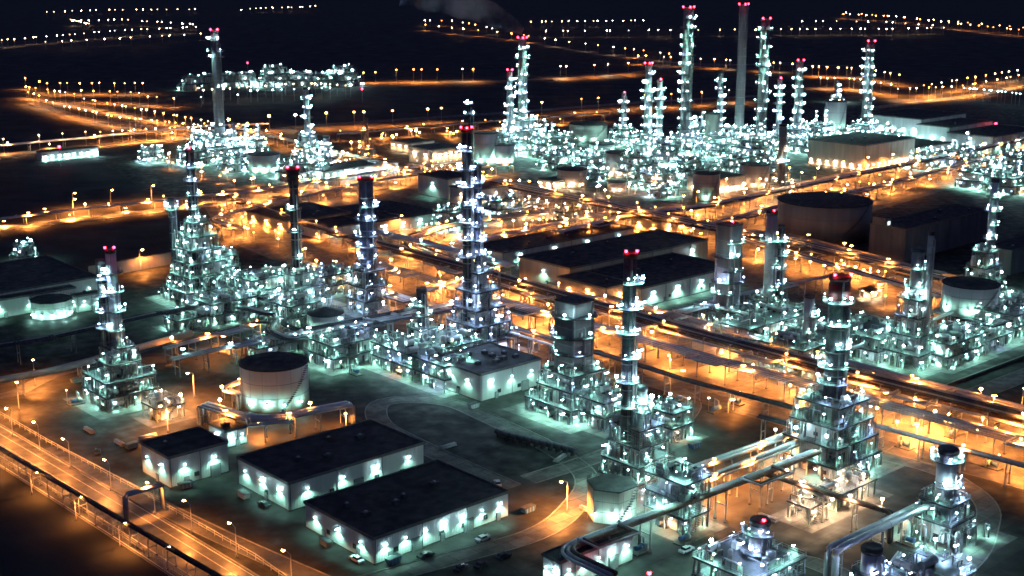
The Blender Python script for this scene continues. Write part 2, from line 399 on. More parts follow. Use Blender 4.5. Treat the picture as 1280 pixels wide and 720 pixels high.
# ------------------------------------------------------------------ clutter for process levels
def railing(b, hx, hy, z, m='steel', step=2.6, cx=0, cy=0):
    for hh in (0.6, 1.15):
        for s in (-1, 1):
            b.box((cx, cy+s*hy, z+hh), (2*hx, 0.07, 0.07), m); b.box((cx+s*hx, cy, z+hh), (0.07, 2*hy, 0.07), m)
    nx = max(2, int(2*hx/step)); ny = max(2, int(2*hy/step))
    for i in range(nx+1):
        for s in (-1, 1): b.box((cx-hx+2*hx*i/nx, cy+s*hy, z+0.575), (0.08, 0.08, 1.15), m)
    for i in range(1, ny):
        for s in (-1, 1): b.box((cx+s*hx, cy-hy+2*hy*i/ny, z+0.575), (0.08, 0.08, 1.15), m)
def vessel(t, q, x, y, z, hgt):
    c = q.random(); b = MB(); m = q.choice(['alu', 'alu_dull', 'tank_white', 'paint_green', 'steel', 'tank_white'])
    if c < 0.4:
        L = q.uniform(3, 6); r = min(q.uniform(0.6, 1.2), hgt*0.3); a = q.choice([0, pi/2]); ca, sa = cos(a), sin(a); zz = z+r+0.6
        b.tube([(x-ca*L/2, y-sa*L/2, zz), (x-ca*(L/2-r*0.4), y-sa*(L/2-r*0.4), zz), (x+ca*(L/2-r*0.4), y+sa*(L/2-r*0.4), zz), (x+ca*L/2, y+sa*L/2, zz)], r, m, 12)
        for s in (-1, 1): b.box((x+ca*L*0.3*s, y+sa*L*0.3*s, z+0.4), (0.5 if a == 0 else r*1.6, r*1.6 if a == 0 else 0.5, 0.9), 'concrete')
        b.build('drum', t)
    elif c < 0.75:
        r = q.uniform(0.6, 1.3); hh = min(hgt*0.8, q.uniform(2.5, 5))
        b.lathe(x, y, [(r*0.9, z), (r, z+0.2), (r, z+hh*0.85), (r*0.6, z+hh*0.97), (r*0.2, z+hh)], m, 14)
        b.build('vessel', t)
    else:
        b.box((x, y, z+0.9), (q.uniform(1.5, 3.5), q.uniform(1.2, 2.2), 1.8), q.choice(['paint_green', 'wall_white', 'steel']))
        b.box((x, y, z+1.95), (1.0, 0.8, 0.3), 'steel_dark')
        b.build('equipment_cabinet', t)
def pipework(t, q, hx, hy, z, hgt, cx=0, cy=0, n=14):
    b = MB()
    for i in range(n):
        m = q.choice(['alu', 'alu_dull', 'alu', 'steel', 'paint_green', 'pipe_rust']); r = q.uniform(0.07, 0.22)
        x = cx+q.uniform(-hx, hx)*0.97; y = cy+q.uniform(-hy, hy)*0.97
        if q.random() < 0.55:   # near the edge so that it shows
            if q.random() < 0.5: x = cx+q.choice([-1, -1, 1])*hx*q.uniform(0.85, 0.98)
            else: y = cy+q.choice([-1, -1, 1])*hy*q.uniform(0.85, 0.98)
        top = z+hgt*q.uniform(0.55, 1.0); L = q.uniform(1.5, 6)*q.choice([-1, 1])
        if q.random() < 0.5: e = (min(max(x+L, cx-hx), cx+hx), y)
        else: e = (x, min(max(y+L, cy-hy), cy+hy))
        pts = [(x, y, z), (x, y, top-0.3), (x+(e[0]-x)*0.1, y+(e[1]-y)*0.1, top), (e[0], e[1], top)]
        if q.random() < 0.5: pts += [(e[0], e[1]+0.01, z+0.3)]
        b.tube(pts, r, m, 6)
    b.build('pipework', t, 'stuff')
def levels(t, q, LV, kind='w', dens=1.0, r=0.4, power=900, cx=0, cy=0, frame='paint_green', far=False, wallp=0.25, top_gear=True, every=1):
    """open steel structure: LV = [(hx, hy, z_floor)...] each a deck; storey heights between"""
    nl = len(LV); cnt = 0
    for i, (hx, hy, z) in enumerate(LV):
        nxt = LV[i+1] if i+1 < nl else None
        hgt = (nxt[2]-z) if nxt else 4.0
        if z > 0.3:
            b = MB(); b.box((cx, cy, z-0.2), (2*hx+0.9, 2*hy+0.9, 0.4), 'steel_dark'); b.build('deck', t)
            b = MB(); railing(b, hx+0.3, hy+0.3, z, 'steel', 2.6 if not far else 5, cx, cy); b.build('railing', t)
        if nxt:
            b = MB(); ux, uy = nxt[0], nxt[1]; nx = max(1, round(2*ux/6)); ny = max(1, round(2*uy/6))
            for a in range(nx+1):
                for c in range(ny+1):
                    if 0 < a < nx and 0 < c < ny: continue
                    b.box((cx-ux+2*ux*a/nx, cy-uy+2*uy*c/ny, z+(hgt-0.3)/2), (0.35, 0.35, hgt-0.3), frame)
            for s in (-1, 1):
                b.box((cx, cy+s*uy, nxt[2]-0.5), (2*ux-0.36, 0.25, 0.4), frame); b.box((cx+s*ux, cy, nxt[2]-0.5), (0.25, 2*uy-0.36, 0.4), frame)
            if q.random() < 0.7:   # cross bracing on the two faces nearest
                b.tube([(cx-ux, cy-uy, z), (cx-ux, cy-uy+2*uy/ny, nxt[2]-0.4)], 0.1, frame, 4)
                b.tube([(cx-ux, cy-uy, z), (cx-ux+2*ux/nx, cy-uy, nxt[2]-0.4)], 0.1, frame, 4)
            b.build('steel_frame', t)
            # pale core boxes added inside each storey to catch lamplight in bright bands
            kx = 1 if ux < 8 else 2 if ux < 14 else 3; ky = 1 if uy < 10 else 2
            for a in range(kx):
                for c in range(ky):
                    if q.random() > 0.55+wallp*0.5: continue
                    w = ux/kx*q.uniform(0.5, 0.8); dd = uy/ky*q.uniform(0.45, 0.78); bx = cx-ux+2*ux*(a+0.5)/kx; by = cy-uy+2*uy*(c+0.5)/ky
                    hh = (hgt-0.65)*q.choice([1, 1, 0.7]); b = MB(); m = q.choice(['wall_white', 'wall_white', 'paint_green', 'wall_tan', 'alu_dull'])
                    b.box((bx, by, z+hh/2), (2*w, 2*dd, hh), m)
                    for j in range(int(w/1.2)): b.box((bx-w+1.2+j*2.4, by-dd-0.06, z+hh/2), (0.14, 0.12, hh-0.1), 'steel')
                    b.box((bx+q.uniform(-.5, .5)*w, by-dd-0.05, z+1.1), (1.0, 0.14, 2.1), 'steel_dark'); b.box((bx-w-0.05, by+q.uniform(-.4, .4)*dd, z+1.5), (0.14, 1.6, 1.2), 'steel_dark')
                    b.build('light_catch_core', t)
            if not far:
                b = MB(); ns = 10; sx = -ux+1.5+q.random()*max(0.1, ux-4)
                for j in range(ns): b.box((cx+sx+j*0.45, cy-uy-0.75, z+0.3+(hgt-0.4)*j/ns), (0.5, 1.0, 0.08), 'steel_dark')
                for e in (-1.25, -0.25): b.tube([(cx+sx, cy-uy+e, z+1.2), (cx+sx+4.3, cy-uy+e, z+hgt+0.7)], 0.05, 'steel', 4)
                b.build('stair', t)
        area = hx*hy*4
        if not nxt and not top_gear: continue
        pipework(t, q, hx, hy, max(z, 0.1), hgt if nxt else 2.6, cx, cy, int(min(34, (7+area/16)*(0.6 if far else 1.0))))
        for k in range(int(min(7, area/60+1))*(1 if not far else 1)):
            vessel(t, q, cx+q.uniform(-0.85, 0.85)*hx, cy+q.uniform(-0.85, 0.85)*hy, max(z, 0.1), hgt)
        # lamps along the two long edges that face out plus some inside
        per = 4*(hx+hy); nlm = max(3, int(per/11*dens))
        for k in range(nlm):
            s = (k+q.random()*0.6)/nlm*per
            if s < 2*hx: x, y, ox, oy = -hx+s, -hy, 0, -1
            elif s < 2*hx+2*hy: x, y, ox, oy = hx, -hy+(s-2*hx), 1, 0
            elif s < 4*hx+2*hy: x, y, ox, oy = hx-(s-2*hx-2*hy), hy, 0, 1
            else: x, y, ox, oy = -hx, hy-(s-4*hx-2*hy), -1, 0
            kk = kind
            if kind == 'w' and z < 1 and q.random() < 0.06: kk = 'p'
            if kind == 'w' and q.random() < 0.12: kk = 'b'
            zz = max(z, 0.0)+min(hgt*0.62, 3.1)+q.uniform(-0.4, 0.4)
            cnt += 1
            lamp(t, (cx+x-ox*0.5, cy+y-oy*0.5, zz), kk, r*q.choice([0.45, 0.6, 0.6, 0.8, 1.0, 1.5]), power*q.uniform(0.6, 1.6)*every if cnt % every == 0 else 0, off=(ox*0.6, oy*0.6))
def pad(x, y, hx, hy, m='concrete', z=0.045):
    poly = [loc2(x, y, p) for p in ((-hx, -hy), (hx, -hy), (hx, hy), (-hx, hy))]
    return sheet('apron', poly, z, m)
PZ = [0.036]
def unit(label, u, v, hx, hy, nl, kind='w', dens=1.0, st=5.0, shrink=0.0, far=None, seed=0, power=900, name='process_unit', cat='process unit', padm='concrete', wallp=0.25, r=None, stacks=0):
    x, y = G(u, v); q = random.Random(seed+int(u*7+v)); d = dist_of(x, y)
    if far is None: far = d > 800
    t = thing(name, label, cat, x, y, 0.05, TH)
    LV = [(hx*(1-shrink*i), hy*(1-shrink*i), i*st) for i in range(nl+1)]
    rr = r or (0.33 if d < 550 else 0.36+(d-550)/2600)
    levels(t, q, LV, kind, dens, rr, power*(1.0 if not far else 2.0), far=far, wallp=wallp, every=1 if d < 700 else 2 if d < 1150 else 3)
    if padm:
        PZ[0] += 0.0005; pad(x, y, hx+4, hy+4, padm, PZ[0])
    for k in range(stacks):
        b = MB(); sx, sy = q.uniform(-0.6, 0.6)*hx, q.uniform(-0.6, 0.6)*hy; hh = nl*st+q.uniform(6, 16); rs = q.uniform(0.7, 1.3)
        b.lathe(sx, sy, [(rs, 0), (rs, hh*0.93), (rs*0.6, hh)], q.choice(['alu_dull', 'steel', 'alu']), 12); b.build('column', t)
        for zz in range(int(nl*st+3), int(hh), 4):
            b = MB(); b.lathe(sx, sy, [(rs+1.0, zz), (rs+1.0, zz+0.15)], 'steel_dark', 10, False); b.build('platform', t)
            a = q.uniform(2.6, 5.4); lamp(t, (sx+cos(a)*(rs+1), sy+sin(a)*(rs+1), zz+1.6), kind, rr, power if q.random() < 0.5 else 0)
    return t

# ------------------------------------------------------------------ towers
def column_parts(t, q, cx, cy, r, h, z0=0.0, mat='alu_dull', cap='steel_dark', plats=None, kind='w', power=700, lr=0.4, square=False, flare=False, lat=True, lperp=2, far=False, every=1, beacons=2, ladder=True, taper=1.0, side=None):
    b = MB(); n = 18 if not far else 14
    if square:
        b.box((cx, cy, z0+(h-z0)/2), (2*r, 2*r, h-z0), mat)
        for s in (-1, 1):
            for e in (-1, 1): b.box((cx+s*(r+0.1), cy+e*(r+0.1), z0+(h-z0)/2), (0.7, 0.7, h-z0-0.01), 'steel')
        for k in range(1, int((h-z0)/6)): b.box((cx, cy, z0+k*6), (2*r+0.36, 2*r+0.36, 0.25), 'steel')
    else:
        pr = [(r, z0)]; b.lathe(cx, cy, [(r*1.15, z0), (r*1.15, z0+1.5)], mat, n)
        k = max(3, int((h-z0)/7))
        for i in range(1, k):
            z = z0+(h-z0)*i/k; rr = r*(1+(taper-1)*(z-z0-2.2)/(h-z0-2.2))
            b.lathe(cx, cy, [(rr*1.06, z-0.14), (rr*1.06, z+0.14)], 'steel', n)
        rt = r*taper
        if flare: pr += [(rt, h-7)]; b.lathe(cx, cy, [(rt, h-7), (rt*1.35, h-3.5)], mat, n); b.lathe(cx, cy, [(rt*1.35, h-3.5), (rt*1.35, h)], mat, n)
        else: pr += [(rt, h)]
        b.lathe(cx, cy, pr, mat, n)
    b.build('column', t)
    rt = r*taper*(1.35 if flare else 1.0)
    b = MB()
    if square: b.box((cx, cy, h+0.3), (2*r+1, 2*r+1, 0.6), cap)
    else: b.lathe(cx, cy, [(rt*1.08, h+0.01), (rt*1.08, h+1.2), (rt*0.9, h+1.5)], cap, n)
    b.build('top_cap', t)
    if ladder:
        b = MB(); a = -2.2; lx, ly = cx+cos(a)*(r+0.35), cy+sin(a)*(r+0.35)
        for s in (-0.3, 0.3): b.box((lx+s, ly, z0+(h-z0)/2), (0.09, 0.09, h-z0), 'steel')
        for i in range(int((h-z0)/(1.5 if far else 0.7))): b.box((lx, ly, z0+0.5+i*(1.5 if far else 0.7)), (0.6, 0.05, 0.05), 'steel')
        b.build('ladder', t)
        for k in range(2 if not far else 1):
            a = -0.9-k*0.7+q.uniform(-.2, .2); rr = r+0.5; b = MB(); z1 = z0+(h-z0)*q.uniform(0.7, 0.98)
            b.tube([(cx+cos(a)*rr, cy+sin(a)*rr, z0), (cx+cos(a)*rr, cy+sin(a)*rr, z1-0.6), (cx+cos(a)*r*0.8, cy+sin(a)*r*0.8, z1)], 0.28, q.choice(['alu', 'alu_dull']), 8)
            b.build('riser_pipe', t)
    cnt = 0
    for i, z in enumerate(plats or []):
        a0 = q.uniform(0, 2*pi); ext = q.uniform(1.5, 2.2)*(1.0 if not far else 1.3); b = MB(); seg = 12
        # balcony that wraps part of the column and a full ring now and then
        full = q.random() < 0.45; span = 2*pi if full else q.uniform(2.2, 4.2)
        if not full: a0 = -pi/2-0.6-span/2+q.choice([-0.9, 0.9])+q.uniform(-0.3, 0.3)
        R1 = (r*1.42 if square else r)+ext; R0 = r if not square else r*0.9
        idx = len(b.v); km = b.mi('steel_dark'); ns = seg
        for j in range(ns+1):
            a = a0+span*j/ns; ca, sa = cos(a), sin(a)
            b.v += [(cx+ca*R0, cy+sa*R0, z), (cx+ca*R1, cy+sa*R1, z), (cx+ca*R0, cy+sa*R0, z+0.2), (cx+ca*R1, cy+sa*R1, z+0.2)]
        for j in range(ns):
            for f in ((0, 4, 5, 1), (2, 3, 7, 6), (1, 5, 7, 3), (0, 2, 6, 4)): b.f.append(tuple(idx+4*j+c for c in f)); b.m.append(km); b.sm.append(False)
        b.build('platform', t)
        b = MB()
        for hh in (0.75, 1.3): b.tube([(cx+cos(a0+span*j/ns)*R1, cy+sin(a0+span*j/ns)*R1, z+hh) for j in range(ns+1)], 0.05, 'steel', 4)
        for j in range(ns+1): a = a0+span*j/ns; b.box((cx+cos(a)*R1, cy+sin(a)*R1, z+0.75), (0.08, 0.08, 1.1), 'steel')
        b.build('railing', t)
        if q.random() < 0.5 and not far:
            a = a0+span*q.random(); b = MB(); b.lathe(cx+cos(a)*(R0+ext*0.5), cy+sin(a)*(R0+ext*0.5), [(0.45, z+0.2), (0.45, z+1.6), (0.2, z+1.9)], q.choice(['alu', 'tank_white', 'paint_green']), 8); b.build('valve_box', t)
        for k in range(lperp):
            a = a0+span*(k+0.5+q.uniform(-0.3, 0.3))/lperp
            if full and k == 0: a = -pi/2-0.6+q.uniform(-0.7, 0.7)
            zz = z+q.uniform(1.5, 2.4); rr = R1-0.25; cnt += 1
            kk = kind if q.random() > 0.12 else ('b' if kind == 'w' else 'w')
            lamp(t, (cx+cos(a)*rr, cy+sin(a)*rr, zz), kk, lr*q.choice([0.5, 0.7, 0.9, 1.1, 1.6]), power*q.uniform(0.6, 1.6)*every if cnt % every == 0 else 0)
    for k in range(beacons):
        a = -pi/2-0.6+(k-(beacons-1)/2)*1.7
        rr = rt*1.1 if not square else r*1.2
        lamp(t, (cx+cos(a)*rr, cy+sin(a)*rr, h+2.1), 'r', lr*1.15, 260*(1 if not far else 3) if k == 0 else 0, name='beacon')

def tower(label, utop, vtop, vbase, r, LV=None, mat='alu_dull', cap='steel_dark', kind='w', pl=None, lperp=2, power=700, square=False, flare=False, beacons=2, extra=(), taper=1.0, dens=1.0, padm='concrete', name='process_tower', cat='process tower', seed=0, off=(0, 0), frame='paint_green', ladder=True, band=None, lr=None, wallp=0.2):
    y = G(640, vbase)[1]; x = xat(y, utop, vtop); h = zat(y, vtop)
    d = dist_of(x, y); far = d > 780; q = random.Random(seed+int(utop*13+vtop))
    t = thing(name, label, cat, x, y, 0.05, TH)
    lr = lr or (0.35 if d < 550 else 0.38+(d-550)/2600)
    every = 1 if d < 700 else 2
    pw = power*(1 if not far else 1.8)
    zb = LV[-1][2]+3 if LV else 4
    if pl is None:
        k = max(2, int((h-zb)/7)); pl = [zb+(h-3-zb)*(i+0.4)/k for i in range(k)]
    column_parts(t, q, 0, 0, r, h, 0.0, mat, cap, pl, kind, pw, lr, square, flare, not square, lperp, far, every, beacons, ladder, taper)
    if band:
        b = MB()
        for (z0, z1, m) in band: b.lathe(0, 0, [(r*1.07, h*z0), (r*1.07, h*z1)], m, 18)
        b.build('painted_band', t)
    for (dx, dy, rr, hv, m, kk) in extra:
        hh = zat(y, hv); k = max(2, int((hh-zb)/6)); p2 = [zb+1+(hh-3-zb)*(i+0.4)/k for i in range(k)]
        column_parts(t, q, dx, dy, rr, hh, 0.0, m, 'steel_dark', p2, kk, pw, lr, False, False, True, lperp, far, every, 0, True)
    if LV:
        levels(t, q, LV, kind, dens, lr, pw, cx=off[0], cy=off[1], far=far, every=1 if d < 700 else 2 if d < 1150 else 3, frame=frame, wallp=wallp)
        if padm:
            PZ[0] += 0.0005; c = loc2(x, y, off); pad(c[0], c[1], LV[0][0]+5, LV[0][1]+5, padm, PZ[0])
    return t

# ------------------------------------------------------------------ buildings
def building(label, fc, left, right, hpx=None, h=None, wall='wall_white', kind='w', nl=(3, 6), power=500, name='warehouse', cat='warehouse', doors=2, windows=0, win_lit=False, roofgear=3, parapet=0.5, lampz=0.7, wl=None, base=0.03, r=0.35, ridge=False):
    """fc = front corner on the ground, left/right = the other two visible corners (pixels) or metres"""
    x0, y0 = G(*fc)
    if isinstance(left, tuple): q = G(*left); ly = max(6, (q[0]-x0)*AY[0]+(q[1]-y0)*AY[1])
    else: ly = left
    if isinstance(right, tuple): q = G(*right); lx = max(6, (q[0]-x0)*AX[0]+(q[1]-y0)*AX[1])
    else: lx = right
    if hpx: h = zat(y0, hpx)
    t = thing(name, label, cat, x0, y0, base, TH)
    q = random.Random(int(fc[0]*3+fc[1]))
    b = MB(); b.box((lx/2, ly/2, h/2), (lx, ly, h), wall)
    b.box((lx/2, ly/2, 0.2), (lx+0.12, ly+0.12, 0.4), 'concrete')
    b.build('wall', t)
    b = MB(); b.box((lx/2, ly/2, h+0.15), (lx+0.7, ly+0.7, 0.3), 'roof')
    if ridge:
        b.prism([(0, 0), (1, 0), (1, 1), (0, 1)], 0, 0.001, 'roof')
        b.v[-8:] = [(0, 0, h+0.31), (lx, 0, h+0.31), (lx, ly, h+0.31), (0, ly, h+0.31), (0, ly*0.5-0.1, h+2.2), (lx, ly*0.5-0.1, h+2.2), (lx, ly*0.5+0.1, h+2.2), (0, ly*0.5+0.1, h+2.2)]
    ro = b.build('roof', t)
    b = MB()
    for s in (0, 1):
        b.box((lx/2, -0.3+s*(ly+0.6), h+0.15+parapet/2), (lx+0.76, 0.16, 0.3+parapet), 'roof_trim')
        b.box((-0.3+s*(lx+0.6), ly/2, h+0.15+parapet/2), (0.16, ly+0.44, 0.3+parapet), 'roof_trim')
    b.build('parapet', t)
    for k in range(roofgear):
        b = MB(); rx, ry = lx*q.uniform(0.12, 0.88), ly*q.uniform(0.2, 0.85)
        b.box((rx, ry, h+0.9), (q.uniform(1.2, 3), q.uniform(1, 2), 1.2), 'steel_dark'); b.lathe(rx, ry, [(0.45, h+1.51), (0.45, h+1.8)], 'steel', 10)
        b.build('roof_vent', t)
    # right face = local y=0 side ; left face = local x=0 side
    def door(face, s, w, hh, lit=False):
        b = MB()
        if face == 'r':
            b.box((s, -0.06, hh/2), (w+0.3, 0.13, hh+0.15), 'steel_dark'); b.box((s, -0.14, hh/2-0.02), (w, 0.06, hh), 'steel')
            for j in range(int(hh/0.5)): b.box((s, -0.18, 0.3+j*0.5), (w*0.96, 0.04, 0.06), 'alu_dull')
        else:
            b.box((-0.06, s, hh/2), (0.13, w+0.3, hh+0.15), 'steel_dark'); b.box((-0.14, s, hh/2-0.02), (0.06, w, hh), 'steel')
            for j in range(int(hh/0.5)): b.box((-0.18, s, 0.3+j*0.5), (0.04, w*0.96, 0.06), 'alu_dull')
        b.build('door', t)
    def win(face, s, z, w=1.4, hh=1.2):
        g = 'window_lit' if win_lit else 'glass_dark'
        b = MB(); c = MB()
        if face == 'r': b.box((s, -0.05, z), (w+0.25, 0.12, hh+0.25), 'roof_trim'); c.box((s, -0.12, z), (w, 0.03, hh), g); c.box((s, -0.14, z), (0.07, 0.03, hh), 'roof_trim')
        else: b.box((-0.05, s, z), (0.12, w+0.25, hh+0.25), 'roof_trim'); c.box((-0.12, s, z), (0.03, w, hh), g); c.box((-0.14, s, z), (0.03, 0.07, hh), 'roof_trim')
        f = b.build('window', t); c.build('pane', f)
    for k in range(doors):
        door('r', lx*(k+0.5)/doors+q.uniform(-1, 1), 3.2 if k % 2 else 1.3, min(3.6, h*0.55) if k % 2 else 2.3)
        if k < max(1, doors//2): door('l', ly*(k+0.45)/max(1, doors//2), 1.3, 2.3)
    for k in range(windows):
        win('r', lx*(k+0.9)/(windows+1), min(h*0.4, 2.4))
        if k < windows//2: win('l', ly*(k+0.7)/(windows//2+0.6), min(h*0.4, 2.4))
    na, nb = nl
    def wl_(x, y, ox, oy):
        z = h*lampz
        b = MB(); b.box((x+ox*0.25, y+oy*0.25, z+0.3), (0.18+abs(ox)*0.5, 0.18+abs(oy)*0.5, 0.12), 'steel_dark'); b.build('lamp_bracket', t)
        lamp(t, (x+ox*0.6, y+oy*0.6, z), kind, r, power*q.uniform(0.7, 1.3), off=(ox*0.35, oy*0.35), name='wall_lamp')
    for k in range(na): wl_(0, ly*(k+0.5)/na, -1, 0)
    for k in range(nb): wl_(lx*(k+0.5)/nb, 0, 0, -1)
    nd = max(2, int(lx/14))
    for k in range(nd): b = MB(); b.box((lx*k/nd+0.4, -0.12, h/2), (0.16, 0.14, h-0.3), 'roof_trim'); b.build('downpipe', t)
    return t

def tank(label, u, vfront, rpx, vtop, mat='tank_white', kind='w', nl=3, power=500, roof='roof', name='storage_tank', cat='storage tank', raised=0, poly=0, cone=0.03, rr=0.38, nang=None, stair=True):
    """vfront = pixel row of the nearest bottom edge; vtop = pixel row of the front top rim"""
    x, y = G(u, vfront); y1 = y; ppm = F/(y*CP+H*SP); r = rpx/ppm
    d = hypot(x, y); x += x/d*r*0.98; y += y/d*r*0.98
    h = zat(y1, vtop); t = thing(name, label, cat, x, y, 0.04, TH)
    n = poly or 48
    b = MB(); b.lathe(0, 0, [(r, raised), (r, h)], mat, n, not poly)
    for ff in (0.34, 0.67): zz = raised+(h-raised)*ff; b.lathe(0, 0, [(r+0.012, zz-0.08), (r+0.012, zz+0.08)], 'roof_trim', n, not poly)
    va0 = math.atan2(-y, -x)-TH
    for j in range(7): aa = va0-1.2+j*0.42; b.box((cos(aa)*(r+0.02), sin(aa)*(r+0.02), raised+(h-raised)/2), (0.05, 0.05, (h-raised)*0.98), 'roof_trim', aa)
    b.build('shell', t)
    b = MB(); b.lathe(0, 0, [(r*1.02, h+0.01), (r*1.02, h+0.3), (r*0.3, h+0.3+r*cone), (0.3, h+0.3+r*cone*1.3)], roof, n, False); b.build('roof', t)
    b = MB()
    for hh in (0.6, 1.1): b.tube([(cos(2*pi*j/36)*r, sin(2*pi*j/36)*r, h+0.3+hh) for j in range(37)], 0.04, 'steel_dark', 4)
    for j in range(36): b.box((cos(2*pi*j/36)*r, sin(2*pi*j/36)*r, h+0.85), (0.06, 0.06, 1.1), 'steel_dark')
    b.build('railing', t)
    if stair:
        b = MB(); k = max(6, int(h*1.6)); va = math.atan2(-y, -x)-TH
        for j in range(k):
            a = va+0.15+1.0*j/k; b.box((cos(a)*(r+0.55), sin(a)*(r+0.55), raised+(h-raised)*(j+0.5)/k), (0.9, 0.9, 0.12), 'steel_dark', a)
        b.tube([(cos(va+0.15+1.0*j/k)*(r+1.0), sin(va+0.15+1.0*j/k)*(r+1.0), raised+(h-raised)*(j+0.5)/k+1.1) for j in range(k)], 0.05, 'steel', 4)
        b.build('spiral_stair', t)
    if raised:
        b = MB()
        for j in range(10): b.box((cos(2*pi*j/10)*r*0.93, sin(2*pi*j/10)*r*0.93, raised/2), (0.5, 0.5, raised), 'steel')
        b.box((0, 0, raised-0.2), (2.1*r, 2.1*r, 0.35), 'steel_dark'); b.build('support_frame', t)
    va = math.atan2(-y, -x)-TH
    for k in range(nl):
        a = va+(k-(nl-1)/2)*(nang or 0.62)
        b = MB(); zl = max(raised, 0)+min(3.0, (h-raised)*0.3); b.box((cos(a)*(r+0.2), sin(a)*(r+0.2), zl+0.4), (0.5, 0.5, 0.1), 'steel_dark'); b.build('lamp_bracket', t)
        lamp(t, (cos(a)*(r+0.7), sin(a)*(r+0.7), zl), kind, rr, power*0.4, name='wall_lamp', off=(cos(a)*1.2, sin(a)*1.2), omni=True)
    return t

# ================================================================== LAYOUT
# ---- roads
road('perimeter_road', [(-60, 520), (60, 592), (180, 665), (330, 760)], 16)
road('perimeter_road', [(-60, 495), (10, 497), (60, 470), (130, 452), (200, 430)], 7, kerb=False, lines=False)
road('service_road', [(60, 560), (250, 660), (420, 735)], 6, lines=False)
road('plant_road', [(430, 735), (560, 700), (690, 665), (745, 600), (690, 560), (560, 500), (470, 500), (470, 530), (560, 575), (640, 610)], 7, m='concrete', lines=False)
road('plant_road', [(660, 600), (740, 575), (850, 530), (870, 500), (800, 470), (640, 470)], 7, m='concrete', lines=False)
road('plant_road', [(900, 740), (985, 690), (1090, 735)], 6, m='concrete', lines=False)
road('plant_road', [(1100, 570), (1180, 590), (1240, 630), (1225, 690), (1180, 730)], 6, m='concrete', lines=False)
road('highway', [(-80, 295), (200, 263), (330, 248), (470, 228), (560, 214)], 13)
road('highway', [(-80, 200), (130, 184), (260, 170), (420, 155), (620, 142), (800, 128), (950, 120)], 16)
road('sodium_road', [(300, 260), (360, 300), (470, 350), (560, 400), (640, 430)], 11, lines=False)
road('sodium_road', [(420, 250), (520, 300), (640, 345), (760, 395), (900, 450), (1100, 510), (1300, 565)], 16, lines=False)
road('sodium_road', [(560, 215), (700, 265), (820, 290), (960, 325), (1120, 365), (1200, 385)], 18, lines=False)
road('sodium_road', [(700, 300), (800, 285), (930, 262), (1060, 235), (1200, 205), (1330, 180)], 16, lines=False)
road('sodium_road', [(780, 470), (900, 500), (1060, 545), (1300, 610)], 9, lines=False)
road('edge_road', [(1090, 560), (1180, 508), (1300, 462)], 9, lines=False)
road('far_road', [(20, 122), (110, 135), (200, 155), (265, 168)], 14, lines=False, kerb=False)
road('far_road', [(40, 128), (100, 148), (180, 158), (260, 165)], 14, lines=False, kerb=False)
road('far_road', [(500, 104), (640, 101), (760, 95), (830, 85), (1000, 78)], 14, lines=False, kerb=False)
road('far_road', [(525, 38), (640, 50), (760, 70), (860, 80), (1060, 82)], 14, lines=False, kerb=False)
road('far_road', [(1040, 22), (1180, 36), (1300, 50)], 18, lines=False, kerb=False)
road('far_road', [(1090, 135), (1200, 122), (1300, 105)], 18, lines=False, kerb=False)
road('far_road', [(-40, 62), (60, 54), (250, 44)], 14, lines=False, kerb=False)

# ---- perimeter: dark pipeline on posts beside the road, guard rails
rack('dark pipeline on thin posts running beside the lit perimeter road at lower left', [(-60, 528), (280, 728)], 5.2, [(0, 0, 0.55, 'stack_black'), (1.2, 0.1, 0.2, 'steel_dark')], step=9.5, post='steel', name='pipeline', cat='pipeline', leg=0.16)
def guard(label, P, m='steel', h=1.6, step=4):
    pts = px(P); o = pts[0]; t = thing('guard_rail', label, 'guard rail', o[0], o[1], 0.03)
    for z in (h, h*0.55):
        b = MB(); b.tube([(p[0]-o[0], p[1]-o[1], z) for p in pts], 0.09, m, 4); b.build('rail', t)
    b = MB()
    for x, y, hh in along(pts, step): b.box((x-o[0], y-o[1], h/2), (0.14, 0.14, h), m)
    b.build('post', t)['kind'] = 'stuff'
guard('low steel guard rail on the dark verge side of the perimeter road', [(-60, 545), (60, 612), (245, 735)])
guard('low steel guard rail between the perimeter road and the plant yard', [(0, 520), (60, 555), (180, 620), (320, 700), (370, 735)])
b = MB(); g0 = G(150, 655)
gt = thing('gantry', 'steel pipe gantry crossing over the perimeter road at lower left', 'gantry', *G(160, 650), 0.03, TH)
b.tube([(0, 0, 0), (0, 0, 6.2), (0.8, 0, 7.2), (11, 0, 7.2)], 0.45, 'alu_dull', 10); b.build('pipe', gt)
b = MB(); b.tube([(0, 1.6, 0), (0, 1.6, 6.2), (0.8, 1.6, 7.2), (11, 1.6, 7.2)], 0.45, 'alu_dull', 10); b.build('pipe', gt)
b = MB(); b.box((11, 0.8, 3.6), (0.3, 2.6, 7.2), 'steel'); b.build('support_post', gt)

